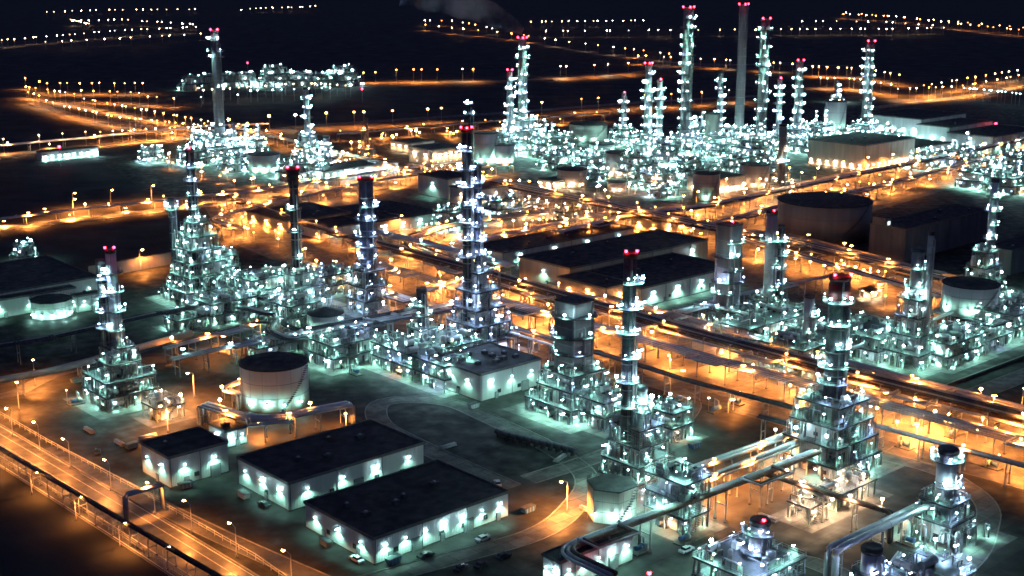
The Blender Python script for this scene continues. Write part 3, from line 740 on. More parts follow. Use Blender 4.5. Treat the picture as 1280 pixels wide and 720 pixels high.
# ---- street lamps near: pixel position of the lamp FOOT
def lamps_px(label, group, L, rz=0.0, **k):
    for (u, v) in L:
        x, y = G(u, v); street_lamp(x, y, rz+R.uniform(-0.1, 0.1), label, group, **k)
lamps_px('sodium street lamp in the row between perimeter road and plant yard', 'sodium lamps along the perimeter road', [(16, 545), (50, 563), (88, 585), (139, 613), (194, 643), (240, 667), (296, 697), (365, 733), (-18, 528)], rz=2.4, power=3300, h=8.5, arm=2.6)
lamps_px('sodium street lamp on the far verge of the perimeter road', 'sodium lamps on the verge of the perimeter road', [(-10, 590), (40, 618), (95, 650), (150, 684), (205, 715)], rz=0.7, power=1300, h=6.0, r=0.25)
lamps_px('sodium street lamp on the curved track in the left corner of the yard', 'sodium lamps on the curved track', [(44, 482), (24, 512)], rz=2.0, power=9000)
lamps_px('sodium street lamp in the open yard left of the white round tank', 'sodium lamps left of the white tank', [(243, 497), (210, 540)], rz=3.5, power=7000)
lamps_px('tall sodium street lamp between the front warehouse and the polygonal white tank', 'sodium lamps by the polygonal tank', [(709, 640)], rz=3.4, power=8000)
lamps_px('sodium street lamp on the open ground beside the left highway', 'sodium lamps by the left highway', [(92, 262), (139, 258), (190, 252), (176, 338), (92, 270)], rz=1.0, power=9000, r=0.6, h=10)
lamps_px('sodium street lamp beside the dark sheds behind the curved pipe bend', 'sodium lamps behind the pipe bend', [(521, 300), (556, 297), (546, 300), (500, 290)], rz=1.0, power=9000, r=0.6)
lamps_px('sodium street lamp on the junction of the two sodium lit pipe roads', 'sodium lamps on the pipe road junction', [(852, 268), (891, 270), (906, 245), (930, 258), (948, 245), (870, 262), (818, 240)], rz=1.0, power=9000, r=0.6, h=11)
lamps_px('sodium street lamp along the pipe road in front of the big pale hall', 'sodium lamps in front of the pale hall', [(1020, 230), (1052, 222), (1083, 216), (1114, 212), (1145, 208), (1061, 335), (1000, 236), (985, 230)], rz=1.0, power=8000, r=0.65, h=11)
lamps_px('sodium street lamp at the far right edge beyond the main pipe bridge', 'sodium lamps at the right edge', [(1276, 520), (1139, 532)], rz=1.0, power=5000, r=0.4)

# ---- far lamps
FAR = [0]; FARQ = []
def far_row(label, group, P, n, kind='o', jit=1.2, h=10, r=None, power=20000, ground=False):
    """rows of distant lamps; P are foot pixels"""
    pts = px(P)
    seg = [0]
    for i in range(len(pts)-1): seg.append(seg[-1]+hypot(P[i+1][0]-P[i][0], P[i+1][1]-P[i][1]))
    for k in range(n):
        s = (k+0.5+R.uniform(-0.33, 0.33)*jit)/n*seg[-1]; i = max(j for j in range(len(P)-1) if seg[j] <= s)
        f = (s-seg[i])/(seg[i+1]-seg[i]); u = P[i][0]+(P[i+1][0]-P[i][0])*f; v = P[i][1]+(P[i+1][1]-P[i][1])*f+R.uniform(-0.25, 0.25)*jit
        x, y = G(u, v); d = hypot(x, y); FAR[0] += 1
        FARQ.append((d, x, y, label, group, R.choice([kind, kind, 'p']) if kind == 'o' else kind, h if d < 1500 else h+3, round(r or (0.35+d/4300), 1), power if k % (1 if d < 1900 else 2) == 0 else 0))
far_row('distant sodium lamp in the single row crossing the dark plain at centre', 'distant lamps across the dark plain', [(485, 103), (600, 102)], 6, power=60000, h=13)
far_row('distant sodium lamp on the left end of the dark plain road', 'distant lamps left of the plain road', [(450, 104), (475, 103)], 2, power=40000)
far_row('distant sodium lamp in the row right of the smoking stack', 'distant lamps right of the smoking stack', [(680, 99), (730, 97), (800, 92)], 5, power=60000, h=13)
far_row('distant lamp in the short upper row above the plain road', 'distant lamps above the plain road', [(528, 38), (560, 42), (640, 50), (700, 60), (800, 73), (850, 80)], 20, power=50000)
far_row('distant lamp in the second short row behind the smoking stack', 'second row behind the smoking stack', [(525, 32), (570, 33), (625, 45)], 9, power=30000)
far_row('distant white lamp in the row right above the smoking stack', 'distant white lamps above the stack', [(660, 34), (740, 33), (810, 32)], 16, kind='p', power=0)
far_row('distant lamp in the straight row between the tall chimney and the smoking stack', 'distant lamps left of the tall chimney', [(670, 47), (780, 46), (860, 45), (960, 45)], 16, kind='p', power=30000)
far_row('distant lamp in the long row right of the tall chimney', 'distant lamps right of the tall chimney', [(970, 44), (1100, 44), (1185, 42)], 18, kind='p', power=30000)
far_row('distant lamp in the upper row right of the tall chimney', 'upper row right of the chimney', [(990, 33), (1100, 34), (1180, 40)], 11, kind='p', power=0)
far_row('distant sodium lamp on the descending highway in the top right corner', 'lamps on the top right highway', [(1045, 23), (1120, 27), (1200, 37), (1290, 47)], 24, power=50000)
far_row('distant lamp on the second lane of the top right highway', 'second lamp row of the top right highway', [(1050, 21), (1150, 30), (1290, 43)], 14, power=0)
far_row('distant sodium lamp on the road rising to the right edge', 'lamps on the rising road at right', [(1120, 126), (1200, 122), (1240, 114), (1290, 104)], 16, power=50000)
far_row('distant sodium lamp on the upper lane of the rising road at right', 'upper lamps of the rising road at right', [(1150, 122), (1225, 108), (1290, 97)], 13, power=50000)
far_row('distant white lamp in the descending row below the rising road', 'white lamps below the rising road', [(1200, 124), (1240, 128), (1285, 134)], 14, kind='w', power=0)
far_row('distant lamp between the two tall towers right of the chimney', 'lamps behind the right hand towers', [(1010, 95), (1080, 98), (1130, 108)], 12, power=40000)
far_row('distant lamp behind the tank row right of the chimney', 'lamps behind the right hand tanks', [(1020, 110), (1070, 112), (1115, 120)], 9, power=50000)
far_row('distant lamp in the row behind the second group of tall towers', 'lamps behind the second tower group', [(790, 80), (850, 83), (930, 88), (1000, 92)], 14, power=50000)
far_row('distant white lamp in the topmost row at upper left', 'topmost lamps at upper left', [(50, 21), (130, 18), (250, 17)], 18, kind='p', power=0)
far_row('distant lamp in the second row at upper left', 'second lamp row at upper left', [(88, 33), (150, 31), (250, 38)], 16, kind='p', power=30000)
far_row('distant lamp in the long third row at upper left', 'third lamp row at upper left', [(-5, 60), (60, 54), (150, 46), (250, 41)], 26, kind='p', power=30000)
far_row('distant lamp scattered under the third row at upper left', 'scattered lamps at upper left', [(50, 62), (130, 58), (260, 50)], 12, kind='p', power=0)
far_row('distant lamp in the tight top cluster at upper left', 'top cluster at upper left', [(88, 31), (112, 37)], 9, kind='p', power=0)
far_row('distant white lamp on the hill road left of centre', 'white lamps above the left chimney', [(300, 18), (320, 16), (375, 14), (400, 12)], 13, kind='p', power=0)
far_row('sodium lamp on the upper side of the converging road at left', 'upper lamps of the converging road', [(26, 122), (80, 130), (150, 144), (265, 166)], 26, power=26000)
far_row('sodium lamp on the lower side of the converging road at left', 'lower lamps of the converging road', [(30, 128), (80, 145), (150, 160), (265, 172)], 26, power=26000)
far_row('sodium lamp in the field above the converging road at left', 'lamps above the converging road', [(28, 110), (60, 118), (120, 118), (190, 118)], 12, power=26000)
far_row('sodium lamp scattered between the converging road and the grey chimney', 'lamps left of the grey chimney', [(100, 128), (160, 130), (220, 135)], 9, power=30000)
far_row('sodium lamp along the pipe bridge near the left edge', 'lamps along the left pipe bridge', [(0, 195), (60, 188), (115, 184)], 4, power=30000, h=13)
far_row('sodium lamp behind the pipe bridge left of the grey chimney', 'lamps behind the left pipe bridge', [(120, 180), (180, 176), (258, 172)], 10, power=26000)
far_row('sodium lamp in the row at the plain edge left of centre', 'lamps at the plain edge', [(280, 170), (330, 165), (420, 160), (520, 156), (580, 152)], 9, power=45000, h=14, r=1.2)
far_row('sodium lamp at the plain edge right of the smoking stack', 'lamps at the plain edge right of centre', [(670, 146), (760, 138), (840, 134), (950, 126)], 9, power=45000, h=14)
far_row('white lamp in the faint row under the distant bright plant', 'lamps under the distant plant', [(250, 128), (300, 124), (380, 118), (445, 122)], 22, kind='p', power=0)
far_row('white lamp in the second faint row under the distant bright plant', 'second row under the distant plant', [(245, 134), (320, 128), (420, 124)], 12, kind='w', power=0)
FARQ.sort(key=lambda e: e[0])
for (d, x, y, lb, gr, kd, hh, r, pw) in FARQ[:225]: street_lamp(x, y, 0, lb, gr, kind=kd, h=hh, r=r, power=pw, far=True)
b = MB()
for (d, x, y, lb, gr, kd, hh, r, pw) in FARQ[225:]:
    b.tube([(x, y, 0), (x, y, hh)], 0.2, 'alu_dull', 4); b.lathe(x, y, [(r*0.6, hh-r*0.2), (r, hh+r*0.4), (r*0.5, hh+r)], 'lens_%s%d' % (kd, R.choice([0, 1, 1, 2])), 5)
fl = b.build('distant_lamps', kind='stuff'); tag(fl, 'hundreds of tiny lamps along the roads on the far plain at the top', 'lamps')
for (d, x, y, lb, gr, kd, hh, r, pw) in FARQ[225:]:
    if pw: light(kd, pw, fl, (x, y, hh-r-0.6))
for (u, v, s) in [(310, 92, 'left of the distant bright plant'), (453, 128, 'right of the distant bright plant'), (1243, 176, 'on the roof edge of the far right hall'), (823, 124, 'left of the tall grey chimney'), (76, 178+30, 'on a parked tanker in the dark field at left')]:
    x, y = G(u, v); o = thing('beacon_mast', 'thin mast with a red beacon '+s, 'mast', x, y)
    b = MB(); b.tube([(0, 0, 0), (0, 0, 14)], 0.25, 'steel', 5); b.build('mast', o); lamp(o, (0, 0, 15), 'r', 1.0, 2500, name='beacon')

# ---- buildings
building('front white warehouse with six wall lamps on its long side, nearest the camera', (468, 707), (388, 658), (655, 655), hpx=675, nl=(3, 7), doors=5, windows=5, roofgear=5, power=520)
building('white warehouse with a black roof directly behind the nearest warehouse', (362, 640), (294, 607), (532, 588), hpx=606, nl=(3, 4), doors=3, windows=2, roofgear=4, power=520)
building('small square white shed with two lamps on its right wall', (213, 611), (174, 592), (293, 594), hpx=574, nl=(2, 2), doors=2, windows=1, roofgear=1, power=520)
building('tiny white hut tucked beside the pipe bend behind the square shed', (283, 561), (262, 550), (309, 554), hpx=541, nl=(1, 2), doors=1, roofgear=1, power=250, name='hut', cat='hut')
building('white flat roofed control building at the foot of the tallest central tower', (601, 503), 28.0, (682, 484), hpx=470, nl=(2, 3), doors=2, windows=2, roofgear=12, power=450, name='control_building', cat='building')
# left complex
building('long dark roofed hall at the left edge with a pale wall', (-40, 397), 60.0, (109, 362), hpx=374, nl=(0, 6), doors=2, roofgear=0, power=3000, lampz=0.5, h=None)
building('low annex with a lean roof in front of the left dark hall', (-20, 402), 6.0, (92, 380), hpx=380, nl=(0, 3), doors=2, roofgear=0, power=700, wall='wall_white', name='annex', cat='building')
building('small pale box building right of the round fronted lodge', (97, 392), 5.0, (128, 384), hpx=372, nl=(1, 2), doors=1, roofgear=1, power=500, name='side_block', cat='building')
tank('round fronted pale gate lodge with lamps under its eaves at left', 66, 400, 26, 380, 'wall_white', 'w', 5, 500, name='gate_lodge', cat='building', stair=False, rr=0.4, nang=0.5, poly=10)
building('long low shed with a row of white lamps in the dark field at left', (52, 202), 8.0, (116, 193), hpx=191, nl=(0, 8), doors=0, roofgear=0, power=2500, r=0.9, lampz=0.5)
# central warehouses
building('rearmost of the three long dark roofed central warehouses', (628, 333), (606, 320), (790, 300), hpx=317, wall='wall_white', nl=(0, 4), doors=2, windows=4, power=2200, roofgear=2, r=0.5)
building('middle long dark roofed warehouse with a tan gable wall', (712, 366), (672, 345), (860, 322), hpx=337, wall='wall_tan', nl=(1, 4), kind='w', doors=2, windows=2, power=2200, roofgear=2, r=0.5)
building('front long dark roofed warehouse left of the silver tower pair', (800, 385), (742, 360), (902, 352), hpx=362, wall='wall_white', nl=(1, 4), doors=2, windows=2, power=2000, roofgear=2, r=0.5)
building('tan low annex joined to the gable of the middle warehouse', (757, 392), (716, 372), (790, 384), hpx=362, wall='wall_tan', nl=(2, 1), kind='o', doors=1, power=3000, roofgear=1, r=0.6, name='annex', cat='building')
# right dark complex
building('huge unlit dark hall with two lit windows right of the dark tank', (1130, 327), (1096, 316), (1240, 300), hpx=288, wall='wall_grey', nl=(0, 0), doors=0, roofgear=3, name='dark_hall', cat='building')
building('unlit dark hall at the right edge beyond the slim silver tower', (1262, 345), (1240, 335), 60.0, hpx=315, wall='wall_grey', nl=(0, 0), doors=0, roofgear=2, name='dark_hall', cat='building')
b = MB(); ht = thing('window_block', 'narrow dark stair block with two bright square windows beside the dark tank', 'building', *G(1104, 322), 0.03, TH)
b.box((3, 4, 10.5), (6, 8, 21), 'wall_grey'); b.build('wall', ht)
b = MB(); b.box((3, 4, 21.15), (6.6, 8.6, 0.3), 'roof'); b.build('roof', ht)
for z in (13.0, 18.0):
    b = MB(); b.box((3, -0.05, z), (2.9, 0.12, 2.4), 'roof_trim'); f = b.build('window', ht)
    b = MB(); b.box((3, -0.12, z), (2.5, 0.05, 2.0), 'window_lit'); b.box((3, -0.15, z), (0.1, 0.04, 2.0), 'roof_trim'); b.build('pane', f)
# back halls
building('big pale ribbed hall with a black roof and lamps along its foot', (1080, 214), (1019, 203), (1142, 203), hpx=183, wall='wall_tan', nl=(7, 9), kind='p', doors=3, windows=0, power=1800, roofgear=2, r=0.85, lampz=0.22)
building('pale teal lit hall behind the big ribbed hall', (1150, 172), (1106, 161), (1214, 164), hpx=150, nl=(5, 7), doors=2, power=2500, roofgear=2, r=0.9, lampz=0.4)
building('second pale hall joined to the right end of the teal lit hall', (1185, 183), (1160, 176), (1222, 172), hpx=160, nl=(3, 5), doors=1, power=2500, roofgear=1, r=0.9, lampz=0.4)
building('pale hall with high wall lamps at the far right edge', (1240, 194), (1203, 184), (1300, 182), hpx=172, nl=(3, 5), doors=2, power=2500, roofgear=1, r=0.9, lampz=0.6)
building('low pale block with a dark roof between the ribbed hall and the teal halls', (1145, 202), (1110, 192), (1195, 195), hpx=186, nl=(4, 6), doors=1, power=2200, roofgear=1, r=0.8, lampz=0.5)
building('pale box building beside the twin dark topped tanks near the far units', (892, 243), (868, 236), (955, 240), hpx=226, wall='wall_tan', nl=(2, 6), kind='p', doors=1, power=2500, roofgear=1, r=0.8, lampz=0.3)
building('low sodium lit hut with a flat black roof behind the central warehouses', (826, 293), (795, 285), (853, 284), hpx=279, wall='wall_tan', nl=(2, 2), kind='o', doors=1, power=3500, roofgear=0, r=0.6, name='hut', cat='hut')
# left-middle sheds
building('dark roofed shed with a pale wall behind the black flare stack', (360, 292), (325, 276), (440, 280), hpx=278, wall='wall_tan', nl=(3, 0), kind='o', doors=0, power=4000, roofgear=2, r=0.6)
building('wide low dark shed with a tilted pale roof edge left of the blue column', (400, 300), (362, 280), (500, 282), hpx=288, wall='wall_white', nl=(0, 3), doors=1, power=900, roofgear=3, r=0.5)
building('dark low shed between the blue column and the central tower', (470, 292), (420, 272), (545, 275), hpx=280, wall='wall_grey', nl=(0, 4), doors=1, power=1200, roofgear=3, r=0.5)
building('long building with a bright row of lamps under its eaves behind the dark sheds', (405, 225), (380, 219), (492, 212), hpx=215, nl=(2, 11), kind='w', doors=0, power=1500, roofgear=1, r=0.75, lampz=0.6)
building('pale block with a curved dark roof just left of the central tower top', (560, 250), (540, 240), (600, 246), hpx=225, wall='wall_white', nl=(1, 2), kind='w', doors=0, power=1500, roofgear=1, r=0.6)
building('white block right behind the middle of the tallest tower', (592, 260), (575, 252), (640, 250), hpx=239, wall='wall_white', nl=(1, 3), kind='p', doors=0, power=1500, roofgear=1, r=0.6)
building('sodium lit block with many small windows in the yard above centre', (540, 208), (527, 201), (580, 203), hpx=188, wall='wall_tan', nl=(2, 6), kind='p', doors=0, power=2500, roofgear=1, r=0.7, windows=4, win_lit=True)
building('small lamp ringed block in the sodium yard left of the many windowed block', (512, 192), (498, 187), (535, 187), hpx=180, wall='wall_tan', nl=(3, 6), kind='p', doors=0, power=2500, roofgear=0, r=0.8)
building('low white shed below the smoking stack group', (690, 238), (678, 234), (712, 234), hpx=228, wall='wall_tan', nl=(2, 3), kind='p', doors=0, power=2500, roofgear=0, r=0.7)
building('pale equipment building at the lower left foot of the polygonal tank', (700, 740), (690, 725), 26.0, hpx=705, nl=(2, 5), doors=2, power=500, roofgear=2, name='utility_building', cat='building')

# ---- tanks
tank('white round storage tank with a black flat roof in the left yard', 345, 517, 43, 465, 'tank_white', 'w', 4, 450, nang=0.5)
tank('huge dark storage tank, the widest one, in the right middle', 1028, 308, 59, 260, 'tank_dark', 'w', 0, 0)
tank('pale round tank raised on a frame at right beside the slim silver tower', 1209, 412, 35, 362, 'tank_white', 'w', 3, 1500, raised=5, nang=0.9)
tank('white polygonal tank beside the front tower with three lamps at its foot', 764, 657, 32, 617, 'tank_tan', 'w', 3, 420, poly=6, nang=0.7)
tank('small white tank with a raised dark cap near the elbow pipes', 408, 418, 23, 397, 'tank_white', 'w', 4, 700, cone=0.25)
tank('pale tank with two lamps left of the back units', 331, 217, 20, 195, 'tank_white', 'w', 3, 2500, rr=0.9)
tank('tan cylindrical tank, tall one right of the smoking stack', 775, 222, 19, 193, 'tank_tan', 'p', 3, 1500, rr=0.8)
tank('tan wide low tank in front of the smoking stack group', 715, 236, 19, 214, 'tank_tan', 'p', 3, 1500, rr=0.8)
tank('large dark teal tank behind the far lamp studded units', 735, 178, 24, 157, 'tank_dark', 'w', 2, 2500, rr=0.9)
tank('low wide pale tank among the far units with a lamp ring above', 752, 196, 16, 182, 'tank_white', 'w', 3, 2500, rr=0.9)
tank('dark topped tank with a red light beside the pale box building', 882, 252, 17, 219, 'tank_tan', 'w', 1, 1500, rr=0.8)
tank('dark topped squat tank behind the pale box building', 942, 236, 19, 208, 'tank_tan', 'p', 3, 1500, rr=0.8)
tank('low tank with lamps on its rim in the middle of the far units', 850, 198, 19, 182, 'tank_white', 'w', 3, 2500, rr=0.9)
tank('wide tank behind the low rim lit tank', 828, 212, 15, 191, 'tank_white', 'w', 4, 2500, rr=0.9)
tank('small tan drum tank in front of the tall tan tank', 771, 240, 12, 229, 'tank_tan', 'p', 2, 1500, rr=0.7)
tank('pale tank at the left foot of the smoking stack group', 630, 205, 14, 183, 'tank_white', 'w', 3, 2500, rr=0.9)
tank('grey tank partly hidden behind the tallest tower', 606, 205, 17, 168, 'tank_white', 'w', 2, 1500, rr=0.8)
tank('tall grey silo in the far units left of the grey chimney', 889, 190, 9, 143, 'tank_dark', 'w', 2, 1500, rr=0.9)
tank('pale silo with lamps right of the lattice tower behind the big hall', 1043, 168, 13, 128, 'tank_white', 'w', 4, 2500, rr=0.9)
tank('pale silo at the left end of the warehouse row behind the stacks', 345, 352, 14, 333, 'tank_white', 'w', 2, 900, rr=0.5)

# ---- towers: front and middle
tower('front left tower with a black top and two red beacons above a stepped lit base', 138, 316, 500, 1.8, [(10, 10, 0), (9.5, 9.5, 5), (9, 9, 10), (5.5, 5.5, 15), (4, 4, 20)], 'alu', 'stack_black', lperp=3, power=700, extra=[(-2.6, 3.0, 1.6, 330, 'steel_dark', 'b')], dens=1.3, seed=1)
tower('stepped pyramid tower wrapped in dozens of lamps at mid left', 237, 190, 372, 2.0, [(15, 13, 0), (13, 11, 6), (10, 9, 12), (9, 8, 18), (7.5, 7, 24), (6, 6, 30), (4, 4, 36)], 'steel_dark', 'steel_dark', lperp=3, power=900, extra=[(-6, 9, 1.5, 252, 'steel_dark', 'w')], dens=1.7, seed=2, off=(1, -1), beacons=1)
tower('black flare stack with a flared red lit tip above a teal lit frame', 366, 214, 382, 2.0, [(13, 10, 0), (12, 9, 5), (9, 8, 10), (6, 5, 16)], 'stack_black', 'red_paint', lperp=2, power=800, flare=True, pl=[22, 34, 44], seed=3, dens=1.3, name='flare_stack', cat='stack')
tower('stout dark blue column with red beacons left of centre', 457, 226, 388, 3.2, [(7, 7, 0), (6.5, 6.5, 6), (6, 6, 12), (5, 5, 19)], 'steel_blue', 'red_paint', kind='b', lperp=4, power=700, seed=4, dens=1.5, pl=[24, 29, 34, 41, 47])
tower('tallest central tower, slim and black above a broad blue and teal lit structure', 583, 166, 440, 1.9, [(12, 12, 0), (11, 11, 7), (8.5, 9, 13), (7.5, 7, 19), (6.5, 6, 26), (4, 4, 33)], 'stack_black', 'red_paint', kind='b', lperp=4, power=800, extra=[(4.2, -1.5, 1.5, 212, 'steel_blue', 'b')], seed=5, dens=1.5, off=(4, -2), frame='steel_blue', beacons=3)
tower('small dark capped column standing on the strip of units left of the control building', 527, 365, 445, 2.0, [(8, 8, 0), (6, 6, 6), (4, 4, 12)], 'steel_dark', 'stack_black', lperp=2, seed=6, beacons=0, dens=1.4)
tower('square concrete tower with a black top over a tiered green lit base', 718, 376, 512, 4.3, [(13, 12, 0), (12, 11, 5), (9, 8.5, 10), (7.5, 7, 15)], 'stack_conc', 'stack_black', square=True, lperp=3, power=900, seed=7, dens=1.5, beacons=0, pl=[21, 27, 34])
tower('slim black tower with two bright red beacons right of the square tower', 788, 322, 612, 1.9, [(9, 8, 0), (8, 7.5, 5), (7.5, 7, 10), (6, 6, 15), (5, 5, 20)], 'steel_dark', 'red_paint', lperp=5, power=700, seed=8, dens=1.5, off=(4, -1), extra=[(1.5, -4.5, 1.4, 485, 'steel', 'w')])
tower('dark tower with a red painted top over the large tiered unit at lower right', 1050, 350, 582, 3.0, [(12, 11, 0), (11.5, 10.5, 5), (10.5, 9.5, 10.5), (9, 8.5, 16), (7.5, 7.5, 22)], 'steel_dark', 'red_paint', lperp=4, power=800, seed=9, dens=1.4, pl=[27, 32, 38, 45, 52], band=[(0.90, 0.985, 'red_paint')])
tower('short stout silver column with a black lid on a lit platform at lower right', 1185, 566, 670, 2.6, [(9.5, 9.5, 0), (5.5, 5.5, 6), (4.5, 4.5, 11)], 'alu', 'stack_black', lperp=4, power=700, seed=10, dens=1.5, beacons=0, pl=[15, 22])
tower('square grey tower with one red beacon left of the silver tower pair', 912, 281, 402, 3.5, [(8, 8, 0), (7, 7, 6)], 'stack_conc', 'steel_dark', square=True, lperp=3, power=900, seed=11, beacons=1, dens=1.3, pl=[13, 18, 23, 29, 35])
tower('dark silver column beside the square grey tower, its taller neighbour', 965, 268, 404, 2.3, [(9, 8, 0), (8, 7, 6), (6, 5, 11)], 'alu_dull', 'stack_black', lperp=3, power=800, seed=12, beacons=1, dens=1.3, extra=[(3.0, -3.0, 1.4, 285, 'steel_dark', 'w')], pl=[15, 26, 36])
tower('lamp lit ladder tower with a bare thin chimney beside it at right', 1148, 315, 452, 2.4, [(11, 10, 0), (10, 9, 6), (6, 6, 12), (5, 5, 19), (4.5, 4.5, 26)], 'steel', 'steel_dark', lperp=3, power=900, seed=13, beacons=0, dens=1.4, pl=[30, 37])
tower('bare thin dark chimney right of the lamp lit ladder tower', 1164, 294, 455, 1.1, None, 'alu_dull', 'stack_black', pl=[], beacons=0, seed=14, padm=None, name='chimney', cat='chimney')
tower('slim silver tower at the right edge above the raised pale tank', 1244, 228, 362, 1.7, [(10, 9, 0), (8, 7, 6), (6.5, 5, 12), (4, 4, 19)], 'alu', 'steel_dark', lperp=3, power=900, seed=15, beacons=0, dens=1.2, off=(-2, 1))
tower('low red capped drum column at the bottom edge right of centre', 950, 655, 735, 2.4, [(8, 8, 0), (6, 6, 5)], 'alu_dull', 'stack_black', kind='b', lperp=4, power=350, seed=16, beacons=1, dens=1.5, pl=[10, 15])
tower('small dark lidded column at the bottom edge under the elbow pipe', 1090, 690, 760, 2.4, [(7, 7, 0), (5, 5, 5)], 'alu', 'stack_black', kind='b', lperp=4, power=600, seed=17, beacons=0, dens=1.5, pl=[9])
tower('short silver column on the roof line left of the big red topped tower', 1012, 372, 452, 2.0, [(7, 7, 0), (6, 6, 6)], 'alu_dull', 'steel_dark', lperp=3, seed=18, beacons=0, dens=1.2)
# back group
tower('grey concrete chimney with red beacons at far left', 268, 40, 195, 4.2, [(18, 15, 0), (17, 14, 8), (9, 8, 16)], 'stack_conc', 'stack_conc', lperp=3, power=2500, seed=21, taper=0.78, pl=[24, 55, 78, 83, 92], dens=1.6, name='chimney', cat='chimney')
tower('lamp studded lattice tower left of the plain, third from the left edge', 382, 112, 205, 2.2, [(12, 11, 0), (10, 9, 7), (7, 7, 14), (5, 5, 22)], 'steel', lperp=4, power=1800, seed=22, beacons=0, dens=1.8)
tower('short lamp lit column right of the left lattice tower', 408, 172, 207, 2.5, [(9, 8, 0), (7, 6, 7)], 'alu_dull', lperp=4, seed=23, beacons=0, dens=1.5, power=1500)
tower('low lamp lit column right of the grey chimney at left', 291, 155, 195, 2, [(10, 8, 0), (6, 6, 7)], 'alu_dull', lperp=4, seed=24, beacons=0, dens=1.6, power=1500)
tower('smoking stack with three red beacons on its grey top', 653, 50, 185, 3.4, [(20, 18, 0), (17, 15, 8), (13, 12, 16), (9, 9, 24)], 'stack_conc', 'stack_conc', lperp=3, power=2200, seed=25, beacons=3, dens=2.0, name='smoking_stack', cat='stack')
tower('twin column tower close on the left of the smoking stack', 637, 90, 187, 2.4, [(12, 12, 0), (8, 8, 9)], 'steel', lperp=4, power=1500, seed=26, beacons=2, dens=1.6, padm=None)
tower('low lamp studded lattice tower midway between the smoking stack and the next tall pair', 780, 118, 180, 2.0, [(12, 10, 0), (9, 8, 7), (6, 6, 14)], 'steel', lperp=4, seed=27, beacons=1, dens=1.8, power=1500)
tower('left tower of the tall pair with three red beacons', 811, 82, 192, 2.8, [(12, 12, 0), (10, 9, 8), (6, 6, 16)], 'steel', lperp=4, seed=28, beacons=3, dens=1.6, power=1500)
tower('shorter right tower of the tall pair', 825, 102, 192, 2.2, [(9, 9, 0), (7, 7, 8)], 'steel', lperp=4, seed=29, beacons=1, dens=1.5, power=1500, padm=None)
tower('very tall grey stack with white lamps and red top left of the bare chimney', 861, 12, 195, 4.0, [(16, 14, 0), (12, 11, 8), (8, 8, 16)], 'stack_conc', 'stack_conc', lperp=3, seed=30, beacons=3, dens=1.8, power=2200)
tower('bare tall grey chimney without platforms, the tallest in the picture', 930, 8, 172, 4.2, [(12, 10, 0), (10, 9, 8)], 'stack_conc', 'stack_conc', pl=[], lperp=0, seed=31, beacons=3, dens=1.8, power=2000, taper=0.9, name='chimney', cat='chimney', ladder=False)
tower('lamp lined tall tower just right of the bare chimney', 957, 26, 195, 3.6, [(14, 12, 0), (11, 10, 8), (8, 8, 16)], 'stack_conc', 'stack_conc', lperp=3, seed=32, beacons=2, dens=1.8, power=2200)
tower('red beaconed lattice tower second to the right of the bare chimney', 1000, 78, 185, 3.0, [(13, 12, 0), (10, 10, 8), (7, 7, 16)], 'steel', lperp=4, seed=33, beacons=2, dens=1.7, power=1600)
tower('thin lattice tower with one beacon between the two tall towers right of the chimney', 975, 100, 180, 2.0, [(9, 8, 0), (6, 6, 8)], 'steel', lperp=4, seed=34, beacons=1, dens=1.5, power=1500, padm=None)
tower('lattice tower with lamps just left of the bare chimney', 901, 92, 180, 2.2, [(11, 10, 0), (9, 8, 7), (6, 6, 14)], 'steel', lperp=4, seed=35, beacons=0, dens=1.7, power=1600)
tower('rightmost tall grey tower of the back group with lamps down both sides', 1088, 54, 178, 3.6, [(16, 14, 0), (13, 11, 8), (9, 8, 16)], 'stack_conc', 'steel_dark', lperp=4, seed=36, beacons=2, dens=1.8, power=2200)
tower('tiny lamp studded tower far behind the silo right of the chimney', 1047, 100, 128, 2.0, [(7, 6, 0), (5, 5, 6)], 'steel', lperp=4, seed=37, beacons=0, dens=1.2, power=1500)
tower('black capped bare stack standing before the far units', 979, 158, 240, 2.6, [(9, 8, 0), (7, 7, 6)], 'stack_conc', 'stack_black', kind='p', lperp=3, seed=38, beacons=0, dens=1.4, power=1500, pl=[20, 28], name='stack', cat='stack')
tower('thin dark mast tower with blue lamps at its head behind the tallest tower', 588, 128, 205, 1.8, [(5, 5, 0)], 'stack_black', 'blue_paint', kind='b', lperp=4, pl=[38, 46], seed=39, beacons=0, power=1500, padm=None)
tower('unlit scaffold column in the sodium yard above the dark sheds', 457, 150, 195, 1.6, [(6, 6, 0), (5, 5, 6)], 'pipe_rust', 'steel_dark', kind='o', lperp=1, seed=40, beacons=0, dens=0.8, power=2500, padm=None)

# ---- process units (open steel structures full of vessels and pipes)
unit('long lit strip of pipes and pumps along the left side of the control building', 525, 470, 6, 22, 2, dens=1.5, seed=1, power=800)
unit('low unit between the control building and the tallest tower', 560, 455, 9, 9, 2, dens=1.4, seed=2, padm=None)
unit('lit unit under the teal pipe bridge left of the round stepped strip', 432, 462, 9, 8, 2, dens=1.2, seed=3, frame=None) if False else unit('lit unit under the teal pipe bridge right of the white tank', 432, 452, 11, 8, 2, dens=1.2, seed=3)
unit('lit unit behind the white tank beside the elbow pipes', 345, 440, 12, 6, 1, dens=1.0, seed=4)
unit('low pale unit at the foot of the stepped pyramid tower', 290, 398, 14, 7, 2, dens=1.3, seed=5, wallp=0.7)
unit('small pale lamp lit block in front of the pyramid tower', 235, 408, 8, 6, 1, dens=1.3, seed=6, wallp=1.0)
unit('unit between the flare stack and the blue column', 410, 365, 9, 8, 2, dens=1.5, seed=7)
unit('unit left of the flare stack with white silos', 325, 385, 8, 7, 3, dens=1.6, seed=8, wallp=0.5)
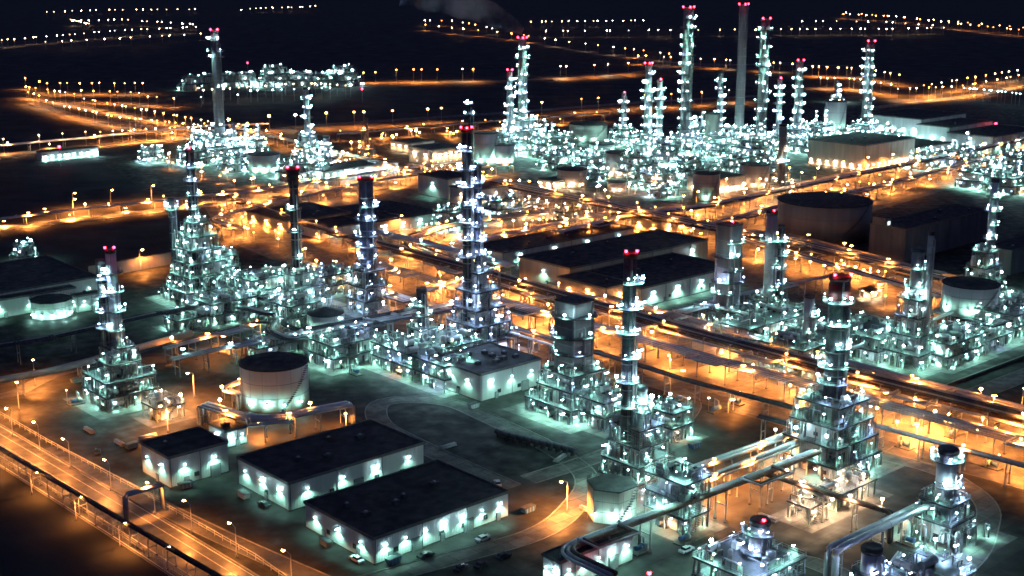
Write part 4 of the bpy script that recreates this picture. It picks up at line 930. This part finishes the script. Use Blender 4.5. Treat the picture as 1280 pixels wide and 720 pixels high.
unit('low unit under the flare stack near the small capped tank', 372, 405, 8, 6, 2, dens=1.3, seed=9, wallp=0.6)
unit('open frame at the right foot of the front left tower', 205, 520, 5, 5, 1, dens=1.2, seed=10, kind='p')
unit('lit pump frame between the square tower and the slim black tower', 755, 530, 6, 6, 2, dens=1.4, seed=11)
unit('tall narrow frame in front of the slim black tower', 845, 655, 5, 7, 3, dens=1.5, seed=12, wallp=0.5)
unit('small frame behind the slim black tower near the curved road', 838, 545, 5, 5, 2, dens=1.4, seed=13)
unit('unit under the orange pipe bridge in front of the big tiered unit', 1040, 632, 16, 3.5, 1, kind='p', dens=1.3, seed=14, wallp=0.1, power=1500)
unit('long low unit between the square grey tower and the red topped tower', 960, 425, 22, 7, 2, dens=1.2, seed=15, wallp=0.3)
unit('wide teal lit unit in front of the silver column pair', 1010, 452, 18, 10, 2, dens=1.1, seed=16, wallp=0.5)
unit('canopy unit with a bright white roof lamp below the square grey tower', 905, 425, 7, 5, 1, dens=1.2, seed=17)
unit('dense pipe unit between the red topped tower and the ladder tower', 1085, 440, 12, 12, 2, dens=1.1, seed=18)
unit('curved edge unit right of the ladder tower with white walls', 1185, 448, 14, 8, 2, dens=1.2, seed=19, wallp=0.8)
unit('lit unit under the raised pale tank', 1225, 432, 12, 7, 1, dens=1.2, seed=20, wallp=0.6)
unit('unit running off the right edge below the slim silver tower', 1265, 410, 16, 9, 2, dens=1.2, seed=21, wallp=0.6)
unit('dark roofed unit with lit panels at the bottom edge', 935, 738, 10, 9, 2, dens=1.6, seed=22, kind='w', st=4.5, wallp=0.8)
unit('low pump platform at the bottom edge right of the elbow pipe', 1160, 738, 9, 7, 1, kind='b', dens=1.4, seed=23)
unit('small square lit unit in the dark field at far left', 190, 202, 9, 9, 2, dens=1.6, seed=24, shrink=0.18)
unit('small lit unit on the dark roofed ground behind the left hall', 32, 330, 6, 6, 2, dens=1.6, seed=25, shrink=0.2)
far_units = [
 ('lit unit at the base of the grey chimney, left part', 245, 205, 12, 10, 2), ('lit unit right of the grey chimney beside the pale tank', 300, 212, 14, 9, 2), ('lit unit in front of the left lattice tower', 375, 222, 16, 9, 2),
 ('lit unit between the lattice tower and the sodium yard', 420, 205, 10, 7, 1), ('lit unit with white lamps behind the pale tank at left', 318, 192, 10, 8, 2),
 ('lamp covered unit left of the smoking stack', 622, 195, 12, 12, 3), ('lamp covered unit right of the smoking stack', 690, 195, 18, 13, 3), ('stepped unit between the smoking stack and the dark teal tank', 705, 210, 18, 12, 2),
 ('wide unit in front of the dark teal tank', 745, 212, 20, 10, 2), ('unit left of the tall tan tank', 740, 225, 12, 7, 1), ('unit at the right of the tall tan tank', 800, 222, 14, 12, 3), ('unit between the tall pair and the very tall grey stack', 838, 205, 14, 12, 3),
 ('front unit below the tall pair', 825, 235, 14, 9, 2), ('unit in front of the rim lit tank', 860, 220, 14, 8, 2), ('unit behind the very tall grey stack', 872, 182, 16, 10, 3), ('unit left of the bare chimney', 905, 195, 12, 12, 3),
 ('unit right of the bare chimney', 940, 200, 14, 12, 3), ('unit in front of the bare chimney', 915, 215, 14, 8, 2), ('unit left of the black capped stack', 965, 225, 10, 9, 2), ('unit between the chimney towers and the silo', 1015, 190, 14, 12, 2),
 ('unit left of the lattice tower behind the hall', 1020, 172, 14, 10, 2), ('unit left of the rightmost tall tower', 1065, 178, 14, 10, 2), ('unit at the right foot of the rightmost tall tower', 1110, 182, 12, 10, 2),
 ('lit unit along the front of the low pale block', 1160, 208, 18, 7, 2), ('lit unit right of the low pale block', 1200, 205, 18, 9, 2), ('pipe filled unit near the right edge above the dark hall', 1225, 232, 18, 10, 2), ('pipe filled unit at the right edge above the dark hall', 1262, 238, 20, 12, 2), ('lit unit on the right edge beside the far right hall', 1272, 212, 16, 9, 2),
 ('small unit at the foot of the far right hall', 1240, 212, 14, 6, 1), ('unit right of the tallest tower with blue lamps', 625, 270, 10, 8, 2), ('lit pale unit left of the tallest tower among the sheds', 572, 285, 14, 8, 2), ('unit behind the stepped pyramid tower', 275, 345, 8, 7, 2),
 ('sodium lit pump yard above the rearmost warehouse', 655, 268, 16, 6, 1), ('sodium lit pump yard left of the big pipe drop', 715, 272, 14, 6, 1), ('small white lamp unit in the road island', 830, 245, 10, 5, 1), ('unit behind the small capped stack at far left', 262, 182, 14, 9, 2),
]
for i, (lb, u, v, hx, hy, nl) in enumerate(far_units):
    unit(lb, u, v, hx, hy, nl, 'p' if 'sodium' in lb else 'w', 1.25, 5.5, 0.06, seed=100+i, power=1300, wallp=0.35, padm='concrete' if 'sodium' not in lb else None, stacks=(2 if nl > 1 and i % 2 == 0 and v < 240 else 0))
# distant bright plant
for i, (u, v, hx, hy, nl, s) in enumerate([(248, 112, 22, 14, 2, 'leftmost block'), (275, 110, 24, 14, 2, 'second block from the left'), (302, 108, 20, 14, 2, 'lower middle block'), (345, 108, 22, 14, 3, 'tall middle block'), (372, 107, 22, 12, 2, 'block right of its tall middle'), (400, 108, 24, 14, 2, 'second block from the right'), (430, 108, 22, 14, 3, 'rightmost block')]):
    unit('distant bright plant beyond the left chimney, '+s, u, v, hx, hy, nl, 'w', 0.3, 8, 0.15, seed=200+i, power=1000, wallp=0.5, r=1.1, name='distant_plant', cat='process unit')
# sodium yards: pump skids and lamp frames
def skid(label, u, v, kind, power, s=1.0, group=None):
    x, y = G(u, v); t = thing('pump_skid', label, 'pump skid', x, y, 0.05, TH+R.choice([0, pi/2]), group); q = random.Random(int(u+v))
    b = MB(); b.box((0, 0, 0.15), (4*s, 2.2*s, 0.3), 'concrete'); b.build('base', t)
    b = MB(); b.tube([(-1.2*s, 0, 1.0*s), (0.3*s, 0, 1.0*s)], 0.5*s, 'blue_paint', 10); b.build('motor', t)
    b = MB(); b.tube([(0.5*s, 0, 1.0*s), (1.3*s, 0, 1.0*s)], 0.62*s, 'paint_green', 10); b.tube([(0.9*s, 0, 1.5*s), (0.9*s, 0, 2.6*s), (0.9*s, 1.2*s, 2.9*s), (0.9*s, 1.2*s, 0.3)], 0.16*s, 'alu', 6); b.build('pump', t)
    if kind:
        b = MB(); b.tube([(-1.8*s, 0.9*s, 0.3), (-1.8*s, 0.9*s, 3.6*s)], 0.07, 'steel', 5); b.build('lamp_post', t); lamp(t, (-1.8*s, 0.9*s, 3.8*s), kind, 0.32, power)
for i, (u, v, k, p, s) in enumerate([(444, 468, None, 0, 'open ground right of the white tank'), (510, 680, None, 0, 'front warehouse left door'), (105, 470, None, 0, 'left yard by the bent track'), (120, 492, None, 0, 'left yard beside the first tower'), (95, 505, 'o', 600, 'left yard by the road bend'),
    (895, 515, 'p', 900, 'orange yard right of the curved road'), (920, 505, 'o', 1200, 'orange yard, second from the curved road'), (1060, 560, None, 0, 'foot of the tiered unit'), (1130, 560, 'o', 1500, 'orange strip right of the tiered unit'), (1240, 585, 'o', 1500, 'orange strip near the right edge'), (1190, 545, 'o', 1000, 'orange strip above the stout silver column'),
    (800, 690, None, 0, 'polygonal tank'), (855, 678, None, 0, 'tall narrow frame'), (1135, 680, None, 0, 'big elbow pipe')]):
    skid('pump skid near the '+s if s[0] != 'o' else 'pump skid on the '+s, u, v, k, p, 1.4)
for (u, v, s) in [(755, 738, 'left one of the pair'), (811, 742, 'right one of the pair')]:
    x, y = G(u, v); o = thing('beacon_post', 'red beacon post at the bottom edge near the utility building, '+s, 'post', x, y, 0.05)
    b = MB(); b.tube([(0, 0, 0), (0, 0, 5)], 0.12, 'steel', 6); b.build('post', o); b = MB(); b.box((0, 0, 0.4), (1.2, 0.9, 0.8), 'steel_dark'); b.build('base_box', o)
    lamp(o, (0, 0, 5.4), 'r', 0.45, 1800, name='beacon')
# booth
bt = thing('canopy_booth', 'sodium lit booth with a flat canopy in the open orange yard at right', 'booth', *G(1088, 372), 0.05, TH)
b = MB(); b.box((0, 0, 4.2), (10, 7, 0.4), 'roof'); b.build('canopy', bt)
for p in ((-4.5, -3), (4.5, -3), (4.5, 3), (-4.5, 3)): b = MB(); b.box((p[0], p[1], 2), (0.3, 0.3, 4), 'steel'); b.build('post', bt)
b = MB(); b.box((0.5, 0.5, 1.4), (5, 3.5, 2.8), 'wall_tan'); b.build('kiosk', bt)
for p in ((-3, -2.5), (3, -2.5), (-3.5, 2)): lamp(bt, (p[0], p[1], 3.6), 'p', 0.5, 1500)
# horizontal dark drums in the oval island
for i in range(10):
    u = 628+i*9.2; v = 548+i*2.2+0.0
    x, y = G(u, v); t = thing('drum_tank', 'dark horizontal drum lying in the oval island row before the square tower', 'drum', x, y, 0.05, TH+pi/2, 'dark drums in the oval island')
    b = MB(); b.tube([(-3.2, 0, 1.7), (-2.9, 0, 1.7), (2.9, 0, 1.7), (3.2, 0, 1.7)], 0.95, 'steel_dark', 14); b.build('shell', t)
    for s in (-1.8, 1.8): b = MB(); b.box((s, 0, 0.5), (0.4, 1.5, 1.0), 'concrete'); b.build('saddle', t)

# ---- pipe bridges
m5 = ('alu', 'alu_dull', 'alu', 'pipe_rust', 'alu_dull', 'alu', 'steel_dark')
S = [0]
def rk(label, P, z, n, r, gap, **k):
    S[0] += 1; mt = k.pop('mats', m5); pp = bundle(n, r, gap, mt, 0.0, S[0])
    if k.get('tiers', 1) > 1: pp += bundle(max(2, n-1), r*0.9, gap, mt, 2.55, S[0]+50)
    return rack(label, P, z, pp, r=k.pop('fr', 6), **k)
rk('main two tier pipe bridge crossing from the blue column to the right edge', [(440, 302), (600, 345), (860, 420), (1060, 474), (1330, 543)], 8, 6, 0.42, 1.55, tiers=2, step=13, lamps='o', lstep=24, lpow=6500, walk=True)
rk('second main pipe bridge running parallel in front of the two tier bridge', [(470, 330), (640, 380), (860, 441), (1040, 489), (1330, 566)], 7, 5, 0.45, 1.75, step=13, lamps='o', lstep=28, lpow=5500)
rk('narrow rear pipe bridge running just behind the main two tier bridge', [(690, 354), (860, 400), (1060, 455), (1330, 527)], 6.5, 3, 0.5, 1.9, step=14, lamps='o', lstep=34, lpow=3500)
rk('pair of fat dark pipes on posts in front of the main pipe bridges', [(610, 400), (700, 428), (790, 455), (860, 477), (1030, 521)], 7, 2, 0.75, 2.0, step=14, mats=('alu_dull', 'steel_dark'), lamps='o', lstep=40, lpow=2500)
rk('pair of silver pipes running right from the tiered unit to the right edge', [(1095, 533), (1200, 562), (1330, 597)], 7, 2, 0.7, 1.9, step=14, mats=('alu', 'alu_dull'), lamps='o', lstep=40, lpow=2500)
rk('teal lit pipe bridge rising from the slim black tower to the square grey tower', [(796, 404), (880, 381), (918, 370), (1050, 343)], 7, 3, 0.5, 1.4, step=12, mats=('alu', 'alu_dull'))
rk('pipe branch bending off the square grey tower along the long low unit', [(880, 381), (960, 400), (1040, 424)], 7, 2, 0.45, 1.3, step=12, mats=('alu_dull', 'steel_dark'))
rk('fat silver pipe running up right behind the red topped tower', [(1056, 440), (1120, 420), (1200, 388)], 6, 1, 0.9, 1.0, step=13, mats=('alu',))
rk('long front pipe bridge rising from the bottom centre to the tiered unit', [(765, 722), (697, 690), (830, 640), (960, 590), (1020, 566)], 9, 3, 0.55, 1.35, step=15, fr=7, mats=('alu', 'alu_dull', 'pipe_rust'))
rk('middle parallel pipe pair rising to the tiered unit', [(845, 618), (930, 583), (1008, 552)], 8, 2, 0.6, 1.6, step=12, mats=('alu', 'alu_dull'), lamps='o', lstep=14, lpow=3500)
rk('rear parallel pipe pair rising to the tiered unit', [(835, 600), (930, 566), (1006, 538)], 8, 2, 0.6, 1.7, step=12, mats=('alu', 'alu'), lamps='o', lstep=18, lpow=3000)
rk('rusty pipe bridge with a dark elbow in front of the tiered unit', [(956, 594), (1040, 620), (1115, 643)], 8, 2, 0.5, 1.3, step=9, mats=('steel_dark', 'pipe_rust'), lamps='p', lstep=12, lpow=3500, drop=(False, True))
rk('fat silver elbow pipe coming down at the bottom right', [(1040, 690), (1100, 661), (1160, 632), (1190, 617)], 8, 2, 0.95, 2.4, step=18, mats=('alu', 'alu'), drop=(True, False))
rk('fat silver pipe run with a bend in front of the white tank', [(252, 507), (322, 529), (440, 507)], 6.5, 3, 0.7, 1.7, step=9, fr=8, mats=('alu', 'alu', 'alu_dull'), lamps='o', lstep=16, lpow=1800, drop=(True, True))
rk('bent orange lit pipes at the left side of the white tank', [(300, 494), (278, 488), (318, 470)], 5, 3, 0.5, 1.3, step=9, fr=6, mats=('alu', 'pipe_rust'), lamps='o', lstep=14, lpow=2200, drop=(True, False))
rk('thin dark pipe bridge crossing the dark ground left of the front left tower', [(-60, 443), (60, 424), (180, 397), (290, 374)], 8, 3, 0.4, 1.2, step=22, mats=('alu_dull', 'steel_dark', 'alu'))
rk('pale elevated duct leading left from the front left tower', [(-60, 490), (60, 469), (125, 452), (240, 420)], 6, 1, 1.0, 1.0, step=22, mats=('tank_tan',))
rk('orange lit pipe bridge from the front left tower to the elbow loops', [(205, 436), (300, 411), (330, 402)], 7, 4, 0.42, 1.2, step=11, mats=('alu', 'alu_dull', 'pipe_rust'), lamps='o', lstep=20, lpow=2500, walk=True)
rk('lower teal pipe bridge parallel to the orange lit one behind the white tank', [(215, 450), (330, 425), (440, 405), (600, 374)], 7, 3, 0.45, 1.3, step=12, mats=('alu', 'alu_dull'), lamps='w', lstep=28, lpow=900)
rk('zigzag pipe loop with elbows above the white tank', [(300, 385), (345, 396), (335, 414), (362, 427), (450, 409), (600, 382)], 8.5, 3, 0.6, 1.5, step=13, fr=6, mats=('alu', 'steel_dark', 'alu'))
rk('inner zigzag pipe loop below the capped tank', [(318, 374), (372, 392), (350, 405), (375, 416), (470, 397), (535, 384)], 7.2, 2, 0.55, 1.4, step=15, fr=6, mats=('alu_dull', 'steel_dark'))
rk('curved bundle of pipes sweeping round the bend left of the tallest tower', [(640, 352), (560, 325), (500, 302), (560, 281), (700, 262)], 5, 5, 0.6, 1.9, step=16, fr=28, lamps='o', lstep=22, lpow=4000)
rk('smaller curved pipe bundle sweeping round the loop right of the tallest tower', [(600, 375), (680, 398), (700, 385), (640, 362), (560, 340)], 6, 3, 0.6, 1.8, step=16, fr=16, lamps='o', lstep=18, lpow=3500)
rk('upper pipe bridge with a tall drop behind the rearmost warehouse', [(590, 224), (680, 243), (760, 259), (880, 285), (980, 302), (1180, 350)], 9, 6, 0.5, 1.5, step=16, lamps='o', lstep=20, lpow=4500, tiers=2)
rk('pipe bridge running up right in front of the big ribbed hall', [(700, 292), (790, 270), (880, 259), (1020, 229), (1200, 192), (1290, 172)], 8, 5, 0.55, 1.7, step=18, lamps='o', lstep=22, lpow=4500)
rk('front pipe bridge along the dark tank toward the right edge', [(1180, 372), (1000, 320), (930, 300), (880, 284), (980, 258), (1090, 236), (1205, 206), (1290, 186)], 7, 4, 0.55, 1.7, step=18, fr=20, lamps='o', lstep=24, lpow=4500)
rk('sodium lit pipe bridge behind the rearmost warehouse roof', [(600, 300), (680, 283), (780, 262)], 6, 4, 0.5, 1.6, step=16, lamps='o', lstep=14, lpow=4000)
rk('pipe bridge beside the left highway running to the sodium yard', [(-60, 282), (100, 262), (330, 238), (480, 214), (590, 200)], 5, 3, 0.6, 1.8, step=20, lamps='o', lstep=20, lpow=12000)  # extra lamps added along it for the highway's continuous glow
rk('pipe bridge along the dark field at upper left', [(-60, 188), (120, 172), (260, 158), (330, 156)], 6, 3, 0.8, 2.0, step=30, lamps='o', lstep=60, lpow=10000)
rk('sodium lit pipe bridge behind the dark sheds at mid left', [(300, 288), (262, 274), (330, 256), (480, 224), (640, 205)], 6, 4, 0.5, 1.6, step=16, fr=10, lamps='o', lstep=20, lpow=5000)
rk('pipe bridge from the sodium yard down to the flare stack', [(285, 246), (330, 262), (400, 286), (450, 302)], 6, 3, 0.5, 1.6, step=14, lamps='o', lstep=18, lpow=4000)
rk('upper yard pipe bridge crossing behind the many windowed block', [(290, 158), (420, 190), (560, 224), (640, 242)], 7, 4, 0.6, 1.8, step=20, lamps='o', lstep=24, lpow=7000)
rk('sodium lit pipe bridge at the back edge of the upper yard', [(420, 168), (520, 160), (640, 150), (760, 142)], 7, 3, 0.7, 2.0, step=24, lamps='o', lstep=34, lpow=9000)
rk('sodium lit pipes between the blue column and the flare stack', [(380, 330), (420, 345), (500, 372), (560, 390)], 6, 4, 0.45, 1.4, step=12, lamps='o', lstep=18, lpow=3500)
rk('teal lit pipe bundle running right from the blue column', [(462, 288), (520, 302), (600, 322), (640, 334)], 8, 5, 0.5, 1.5, step=14, mats=('alu', 'alu'), lamps='w', lstep=24, lpow=1500)
rk('pipe branch around the raised pale tank at the right edge', [(1175, 420), (1235, 405), (1300, 380)], 8, 3, 0.45, 1.3, step=12, mats=('alu_dull', 'steel_dark'), lamps='w', lstep=12, lpow=900)
rk('silver pipe arch between the control building and the square tower', [(632, 415), (688, 432), (702, 438)], 8, 1, 0.75, 1.0, step=12, mats=('alu',), drop=(False, True))
rk('orange lit pipe stub behind the small dark capped column', [(530, 365), (570, 352)], 7, 3, 0.6, 1.6, step=9, mats=('tank_tan', 'alu'), lamps='o', lstep=8, lpow=2500)
rk('dark duct on a single post in the orange yard left of the tiered unit', [(948, 522), (985, 532), (1010, 540)], 9, 2, 0.5, 1.2, step=16, mats=('steel_dark',))
# long retaining wall below the dark tank
def wallthing(label, P, h, m, w=0.5):
    pts = px(P); o = pts[0]; t = MB()
    for i in range(len(pts)-1):
        a, c = pts[i], pts[i+1]; L = hypot(c[0]-a[0], c[1]-a[1]); t.box(((a[0]+c[0])/2-o[0], (a[1]+c[1])/2-o[1], h/2), (L+w, w, h), m, atan2(c[1]-a[1], c[0]-a[0]))
        t.box(((a[0]+c[0])/2-o[0], (a[1]+c[1])/2-o[1], h+0.08), (L+w+0.2, w+0.2, 0.16), 'kerb', atan2(c[1]-a[1], c[0]-a[0]))
    x = t.build('retaining_wall'); x.location = (o[0], o[1], 0.03); tag(x, label, 'wall')
wallthing('long tan retaining wall below the widest dark tank', [(985, 304), (1060, 324), (1175, 355), (1225, 368)], 6, 'wall_tan')
wallthing('low tan wall left of the front left tower top beside the dark ground', [(112, 348), (160, 340), (215, 330)], 6, 'wall_tan')
wallthing('low concrete kerb wall edging the lit ground at the far right', [(1130, 505), (1180, 485), (1300, 440)], 1.0, 'concrete')

# ---- free-standing yard lamps in the sodium areas (bollard style area lights)
def yard(label, group, P, n, kind='o', power=4000, spread=14, r=0.5, h=5):
    n = int(n*1.4)
    for k in range(n):
        f = (k+0.5)/n*(len(P)-1); i = min(int(f), len(P)-2); f -= i
        x, y = G(P[i][0]+(P[i+1][0]-P[i][0])*f, P[i][1]+(P[i+1][1]-P[i][1])*f); x += R.uniform(-1, 1)*spread; y += R.uniform(-1, 1)*spread
        street_lamp(x, y, R.uniform(0, 6), label, group, kind=kind, h=h, r=r, power=power, far=True, name='yard_lamp', cat='yard lamp')
yard('short sodium lamp post in the yard behind the main pipe bridge', 'yard lamps behind the main bridge', [(640, 350), (780, 395), (960, 440)], 12)
yard('short sodium lamp post in the upper yard between the tank and the tallest tower', 'upper yard lamps', [(430, 215), (500, 222), (560, 215), (640, 235)], 16, power=7000, spread=22, r=0.7)
yard('short sodium lamp post in the back yard left of centre', 'back yard lamps', [(430, 182), (500, 176), (590, 172)], 14, power=8000, spread=30, r=0.9)
yard('short sodium lamp post by the left sheds', 'yard lamps by the left sheds', [(275, 262), (300, 292), (350, 300), (420, 345)], 14, power=4500, spread=10, r=0.55)
yard('short sodium lamp post between the main bridges at right', 'yard lamps between the right bridges', [(900, 470), (1080, 515), (1270, 560)], 12, power=4500, spread=8)
yard('short sodium lamp post in the open orange yard near the booth', 'yard lamps near the booth', [(990, 335), (1080, 350), (1150, 370), (1130, 385)], 14, power=5000, spread=10, r=0.6)
yard('short sodium lamp post behind the central warehouses', 'yard lamps behind the central warehouses', [(610, 285), (700, 285), (790, 282), (880, 300)], 16, power=5000, spread=8, r=0.55)
yard('short sodium lamp post below the far right halls', 'yard lamps below the right halls', [(1010, 255), (1090, 240), (1200, 220)], 14, power=5500, spread=12, r=0.65)
yard('short warm lamp post in front of the far tank group', 'yard lamps before the far tanks', [(660, 235), (740, 245), (800, 238), (960, 238)], 14, kind='p', power=4000, spread=10, r=0.65)
yard('short sodium lamp post left of the grey chimney', 'yard lamps left of the grey chimney', [(200, 190), (240, 215), (300, 232), (420, 232)], 14, power=6000, spread=14, r=0.75)

# ---- vehicles
def car(label, u, v, rz, paint):
    x, y = G(u, v); t = thing('parked_car', label, 'car', x, y, 0.05, rz)
    b = MB(); P = [(-2.3, 0.45), (-2.3, 0.95), (-1.4, 1.05), (2.25, 0.98), (2.3, 0.45)]
    i = len(b.v)
    for s in (-0.9, 0.9): b.v += [(p[0], s, p[1]) for p in P]
    k = b.mi(paint); n = len(P)
    for j in range(n): b.f.append((i+j, i+(j+1) % n, i+n+(j+1) % n, i+n+j)); b.m.append(k); b.sm.append(False)
    b.f += [tuple(i+n-1-j for j in range(n)), tuple(i+n+j for j in range(n))]; b.m += [k, k]; b.sm += [False, False]
    b.build('body', t)
    b = MB(); b.prism([(-1.5, -0.82), (0.9, -0.82), (0.9, 0.82), (-1.5, 0.82)], 1.03, 1.55, 'glass_dark', paint)
    for j in range(4, 8): vx, vy, vz = b.v[j]; b.v[j] = (vx*0.72-0.05, vy*0.85, vz)
    b.build('cabin', t)
    for sx in (-1.45, 1.45):
        for sy in (-0.85, 0.85): b = MB(); b.tube([(sx, sy-0.12, 0.36), (sx, sy+0.12, 0.36)], 0.36, 'rubber', 12); b.build('wheel', t)
    for sy in (-0.6, 0.6): b = MB(); b.box((2.31, sy, 0.78), (0.06, 0.3, 0.16), 'car_white'); b.build('headlight', t)
car('white pickup parked by the lit door at the right end of the nearest warehouse', 604, 676, TH, 'car_white')
car('dark car parked close to the middle door of the nearest warehouse', 532, 697, TH, 'car_dark')
car('white car by the left gable door of the nearest warehouse', 446, 702, TH+pi/2, 'car_white')
car('dark car parked at the gable of the second warehouse', 330, 633, TH+pi/2, 'car_dark')
car('dark car standing in the shade at the bottom centre, left of its neighbours', 576, 713, TH+0.3, 'car_dark')
car('dark car standing in the shade at the bottom centre, middle one', 602, 709, TH+0.2, 'car_dark')
car('dark car standing in the shade at the bottom centre, right one', 629, 698, TH, 'car_dark')
car('white car at the foot of the yard light behind the nearest warehouse roof', 622, 607, TH+1, 'car_white')
car('white van like car parked in the yard left of the white tank', 122, 567, TH+1.2, 'car_dark')
car('pale car parked below the tall narrow frame', 858, 690, TH, 'car_white')

# ---- yard clutter
def skip_bin(label, u, v, rz, m, group=None):
    x, y = G(u, v); t = thing('waste_container', label, 'container', x, y, 0.05, rz, group)
    b = MB(); b.prism([(-2.2, -1), (2.2, -1), (2.2, 1), (-2.2, 1)], 0.15, 1.7, m); 
    for j in range(4): vx, vy, vz = b.v[j]; b.v[j] = (vx*0.75, vy, vz)
    b.box((0, 0, 1.76), (4.5, 2.1, 0.1), 'steel_dark')
    for k in (-1.2, 0, 1.2): b.box((k, -1.03, 0.95), (0.12, 0.08, 1.4), 'steel')
    b.build('bin_body', t)
    for k in (-1.1, 1.1): b = MB(); b.box((k, 0, 0.07), (0.3, 1.9, 0.14), 'rubber'); b.build('skid_rail', t)
for i, (u, v, w_) in enumerate([(492, 704, 'beside the second door of the nearest warehouse'), (408, 682, 'against the gable of the nearest warehouse'), (305, 622, 'against the gable of the second warehouse'), (232, 610, 'at the right wall of the square shed'), (545, 600, 'behind the second warehouse'), (592, 510, 'at the corner of the control building'), (660, 640, 'right of the nearest warehouse'), (96, 478, 'in the left yard bend'), (1175, 700, 'below the stout silver column'), (868, 560, 'on the curved road right of the slim black tower'), (165, 560, 'in the yard under the front left tower')]):
    skip_bin('%s waste container %s' % (['blue', 'green', 'pale'][i % 3], w_), u, v, TH+(pi/2 if i in (1, 2) else 0)+R.uniform(-.1, .1), ['blue_paint', 'paint_green', 'tank_white'][i % 3])
for i, (u, v) in enumerate([(150, 556), (185, 548), (112, 540), (700, 575), (735, 640), (560, 560), (1120, 700), (960, 650)]):
    x, y = G(u, v); t = thing('pipe_stack', 'bundle of spare pipes lying on sleepers on the open yard', 'pipe stack', x, y, 0.05, TH+R.choice([0, 0.3, 1.57]), 'spare pipe bundles on the yard')
    for (py, pz) in ((-0.6, 0.45), (0, 0.45), (0.6, 0.45), (-0.3, 0.97), (0.3, 0.97)): b = MB(); b.tube([(-3, py, pz), (3, py, pz)], 0.28, 'alu_dull', 10); b.build('pipe', t)
    for px_ in (-2, 2): b = MB(); b.box((px_, 0, 0.08), (0.25, 2.2, 0.16), 'pipe_rust'); b.build('sleeper', t)
# ---- smoke
sx_, sy_ = None, None
yb = G(640, 185)[1]; xs = xat(yb, 653, 42); hs = zat(yb, 42)
b = MB(); pts = []; rad = []
m = bpy.data.materials.new('smoke'); m.use_nodes = True; nt = m.node_tree; nt.nodes.clear()
out = nt.nodes.new('ShaderNodeOutputMaterial'); pv = nt.nodes.new('ShaderNodeVolumePrincipled'); pv.inputs['Color'].default_value = (0.75, 0.76, 0.8, 1)
tc = nt.nodes.new('ShaderNodeTexCoord'); ns = nt.nodes.new('ShaderNodeTexNoise'); ns.inputs['Scale'].default_value = 0.05; ns.inputs['Detail'].default_value = 3
mr = nt.nodes.new('ShaderNodeMapRange'); mr.inputs[1].default_value = 0.42; mr.inputs[2].default_value = 0.75; mr.inputs[3].default_value = 0; mr.inputs[4].default_value = 0.09
nt.links.new(tc.outputs['Object'], ns.inputs['Vector']); nt.links.new(ns.outputs[0], mr.inputs[0]); nt.links.new(mr.outputs[0], pv.inputs['Density']); nt.links.new(pv.outputs[0], out.inputs['Volume'])
MATS['smoke'] = m
i = 0; N = 14; n = 14; q = random.Random(3)
for k in range(N):
    f = k/(N-1); cx, cz, rr = -f*85*(0.6+0.5*f), f*34+4*f*f, 3.5+f*15+(2*q.random() if k else 0)
    for j in range(n):
        w = 2*pi*j/n; b.v.append((cx+rr*0.35*cos(w), rr*sin(w), cz+rr*0.9*cos(w)))
for k in range(N-1):
    for j in range(n):
        j2 = (j+1) % n; b.f.append((k*n+j, k*n+j2, (k+1)*n+j2, (k+1)*n+j)); b.m.append(b.mi('smoke')); b.sm.append(True)
b.f.append(tuple(range(n))[::-1]); b.m.append(0); b.sm.append(False); b.f.append(tuple((N-1)*n+j for j in range(n))); b.m.append(0); b.sm.append(False)
sm = b.build('smoke', kind='stuff'); sm.location = (xs, yb, hs+2)

# ================================================================== world, moon, camera, render
w = bpy.data.worlds.new('World'); SC.world = w; w.use_nodes = True; nt = w.node_tree
bg = nt.nodes['Background']; sky = nt.nodes.new('ShaderNodeTexSky'); sky.sky_type = 'NISHITA'; sky.sun_disc = False
sky.sun_elevation = radians(-4); sky.sun_rotation = radians(200)
# night sky: what is left of the twilight plus an even airglow
ng = nt.nodes.new('ShaderNodeMix'); ng.data_type = 'RGBA'; ng.blend_type = 'ADD'; ng.inputs[0].default_value = 1.0
nt.links.new(sky.outputs[0], ng.inputs[6]); ng.inputs[7].default_value = (0.7, 0.95, 2.4, 1)
nt.links.new(ng.outputs[2], bg.inputs[0]); bg.inputs[1].default_value = 0.04; w.cycles.sampling_method = 'NONE'
cd = bpy.data.cameras.new('camera'); cd.lens = 36*F/1280; cd.sensor_width = 36; cd.clip_start = 1; cd.clip_end = 30000
co = bpy.data.objects.new('camera', cd); COL.objects.link(co); co.location = (0, 0, H); co.rotation_euler = (pi/2-PITCH, 0, 0); SC.camera = co
SC.render.engine = 'CYCLES'; c = SC.cycles
c.use_light_tree = True; c.max_bounces = 4; c.diffuse_bounces = 2; c.glossy_bounces = 2; c.transmission_bounces = 2; c.volume_bounces = 1
c.sample_clamp_indirect = 0.8; c.caustics_reflective = False; c.caustics_refractive = False
c.use_denoising = True; c.use_adaptive_sampling = False
try: c.denoiser = 'OPENIMAGEDENOISE'
except Exception: pass
c.pixel_filter_type = 'BLACKMAN_HARRIS'; c.filter_width = 1.6
c.volume_step_rate = 4; c.volume_max_steps = 64
SC.view_settings.view_transform = 'Standard'; SC.view_settings.look = 'None'; SC.view_settings.exposure = 0; SC.view_settings.gamma = 1; SC.view_settings.use_curve_mapping = False
print('LAMPLIGHTS', NL[0], 'FAR', FAR[0], 'OBJ', len(SC.objects), 'TOP', len([o for o in SC.objects if o.parent is None]))
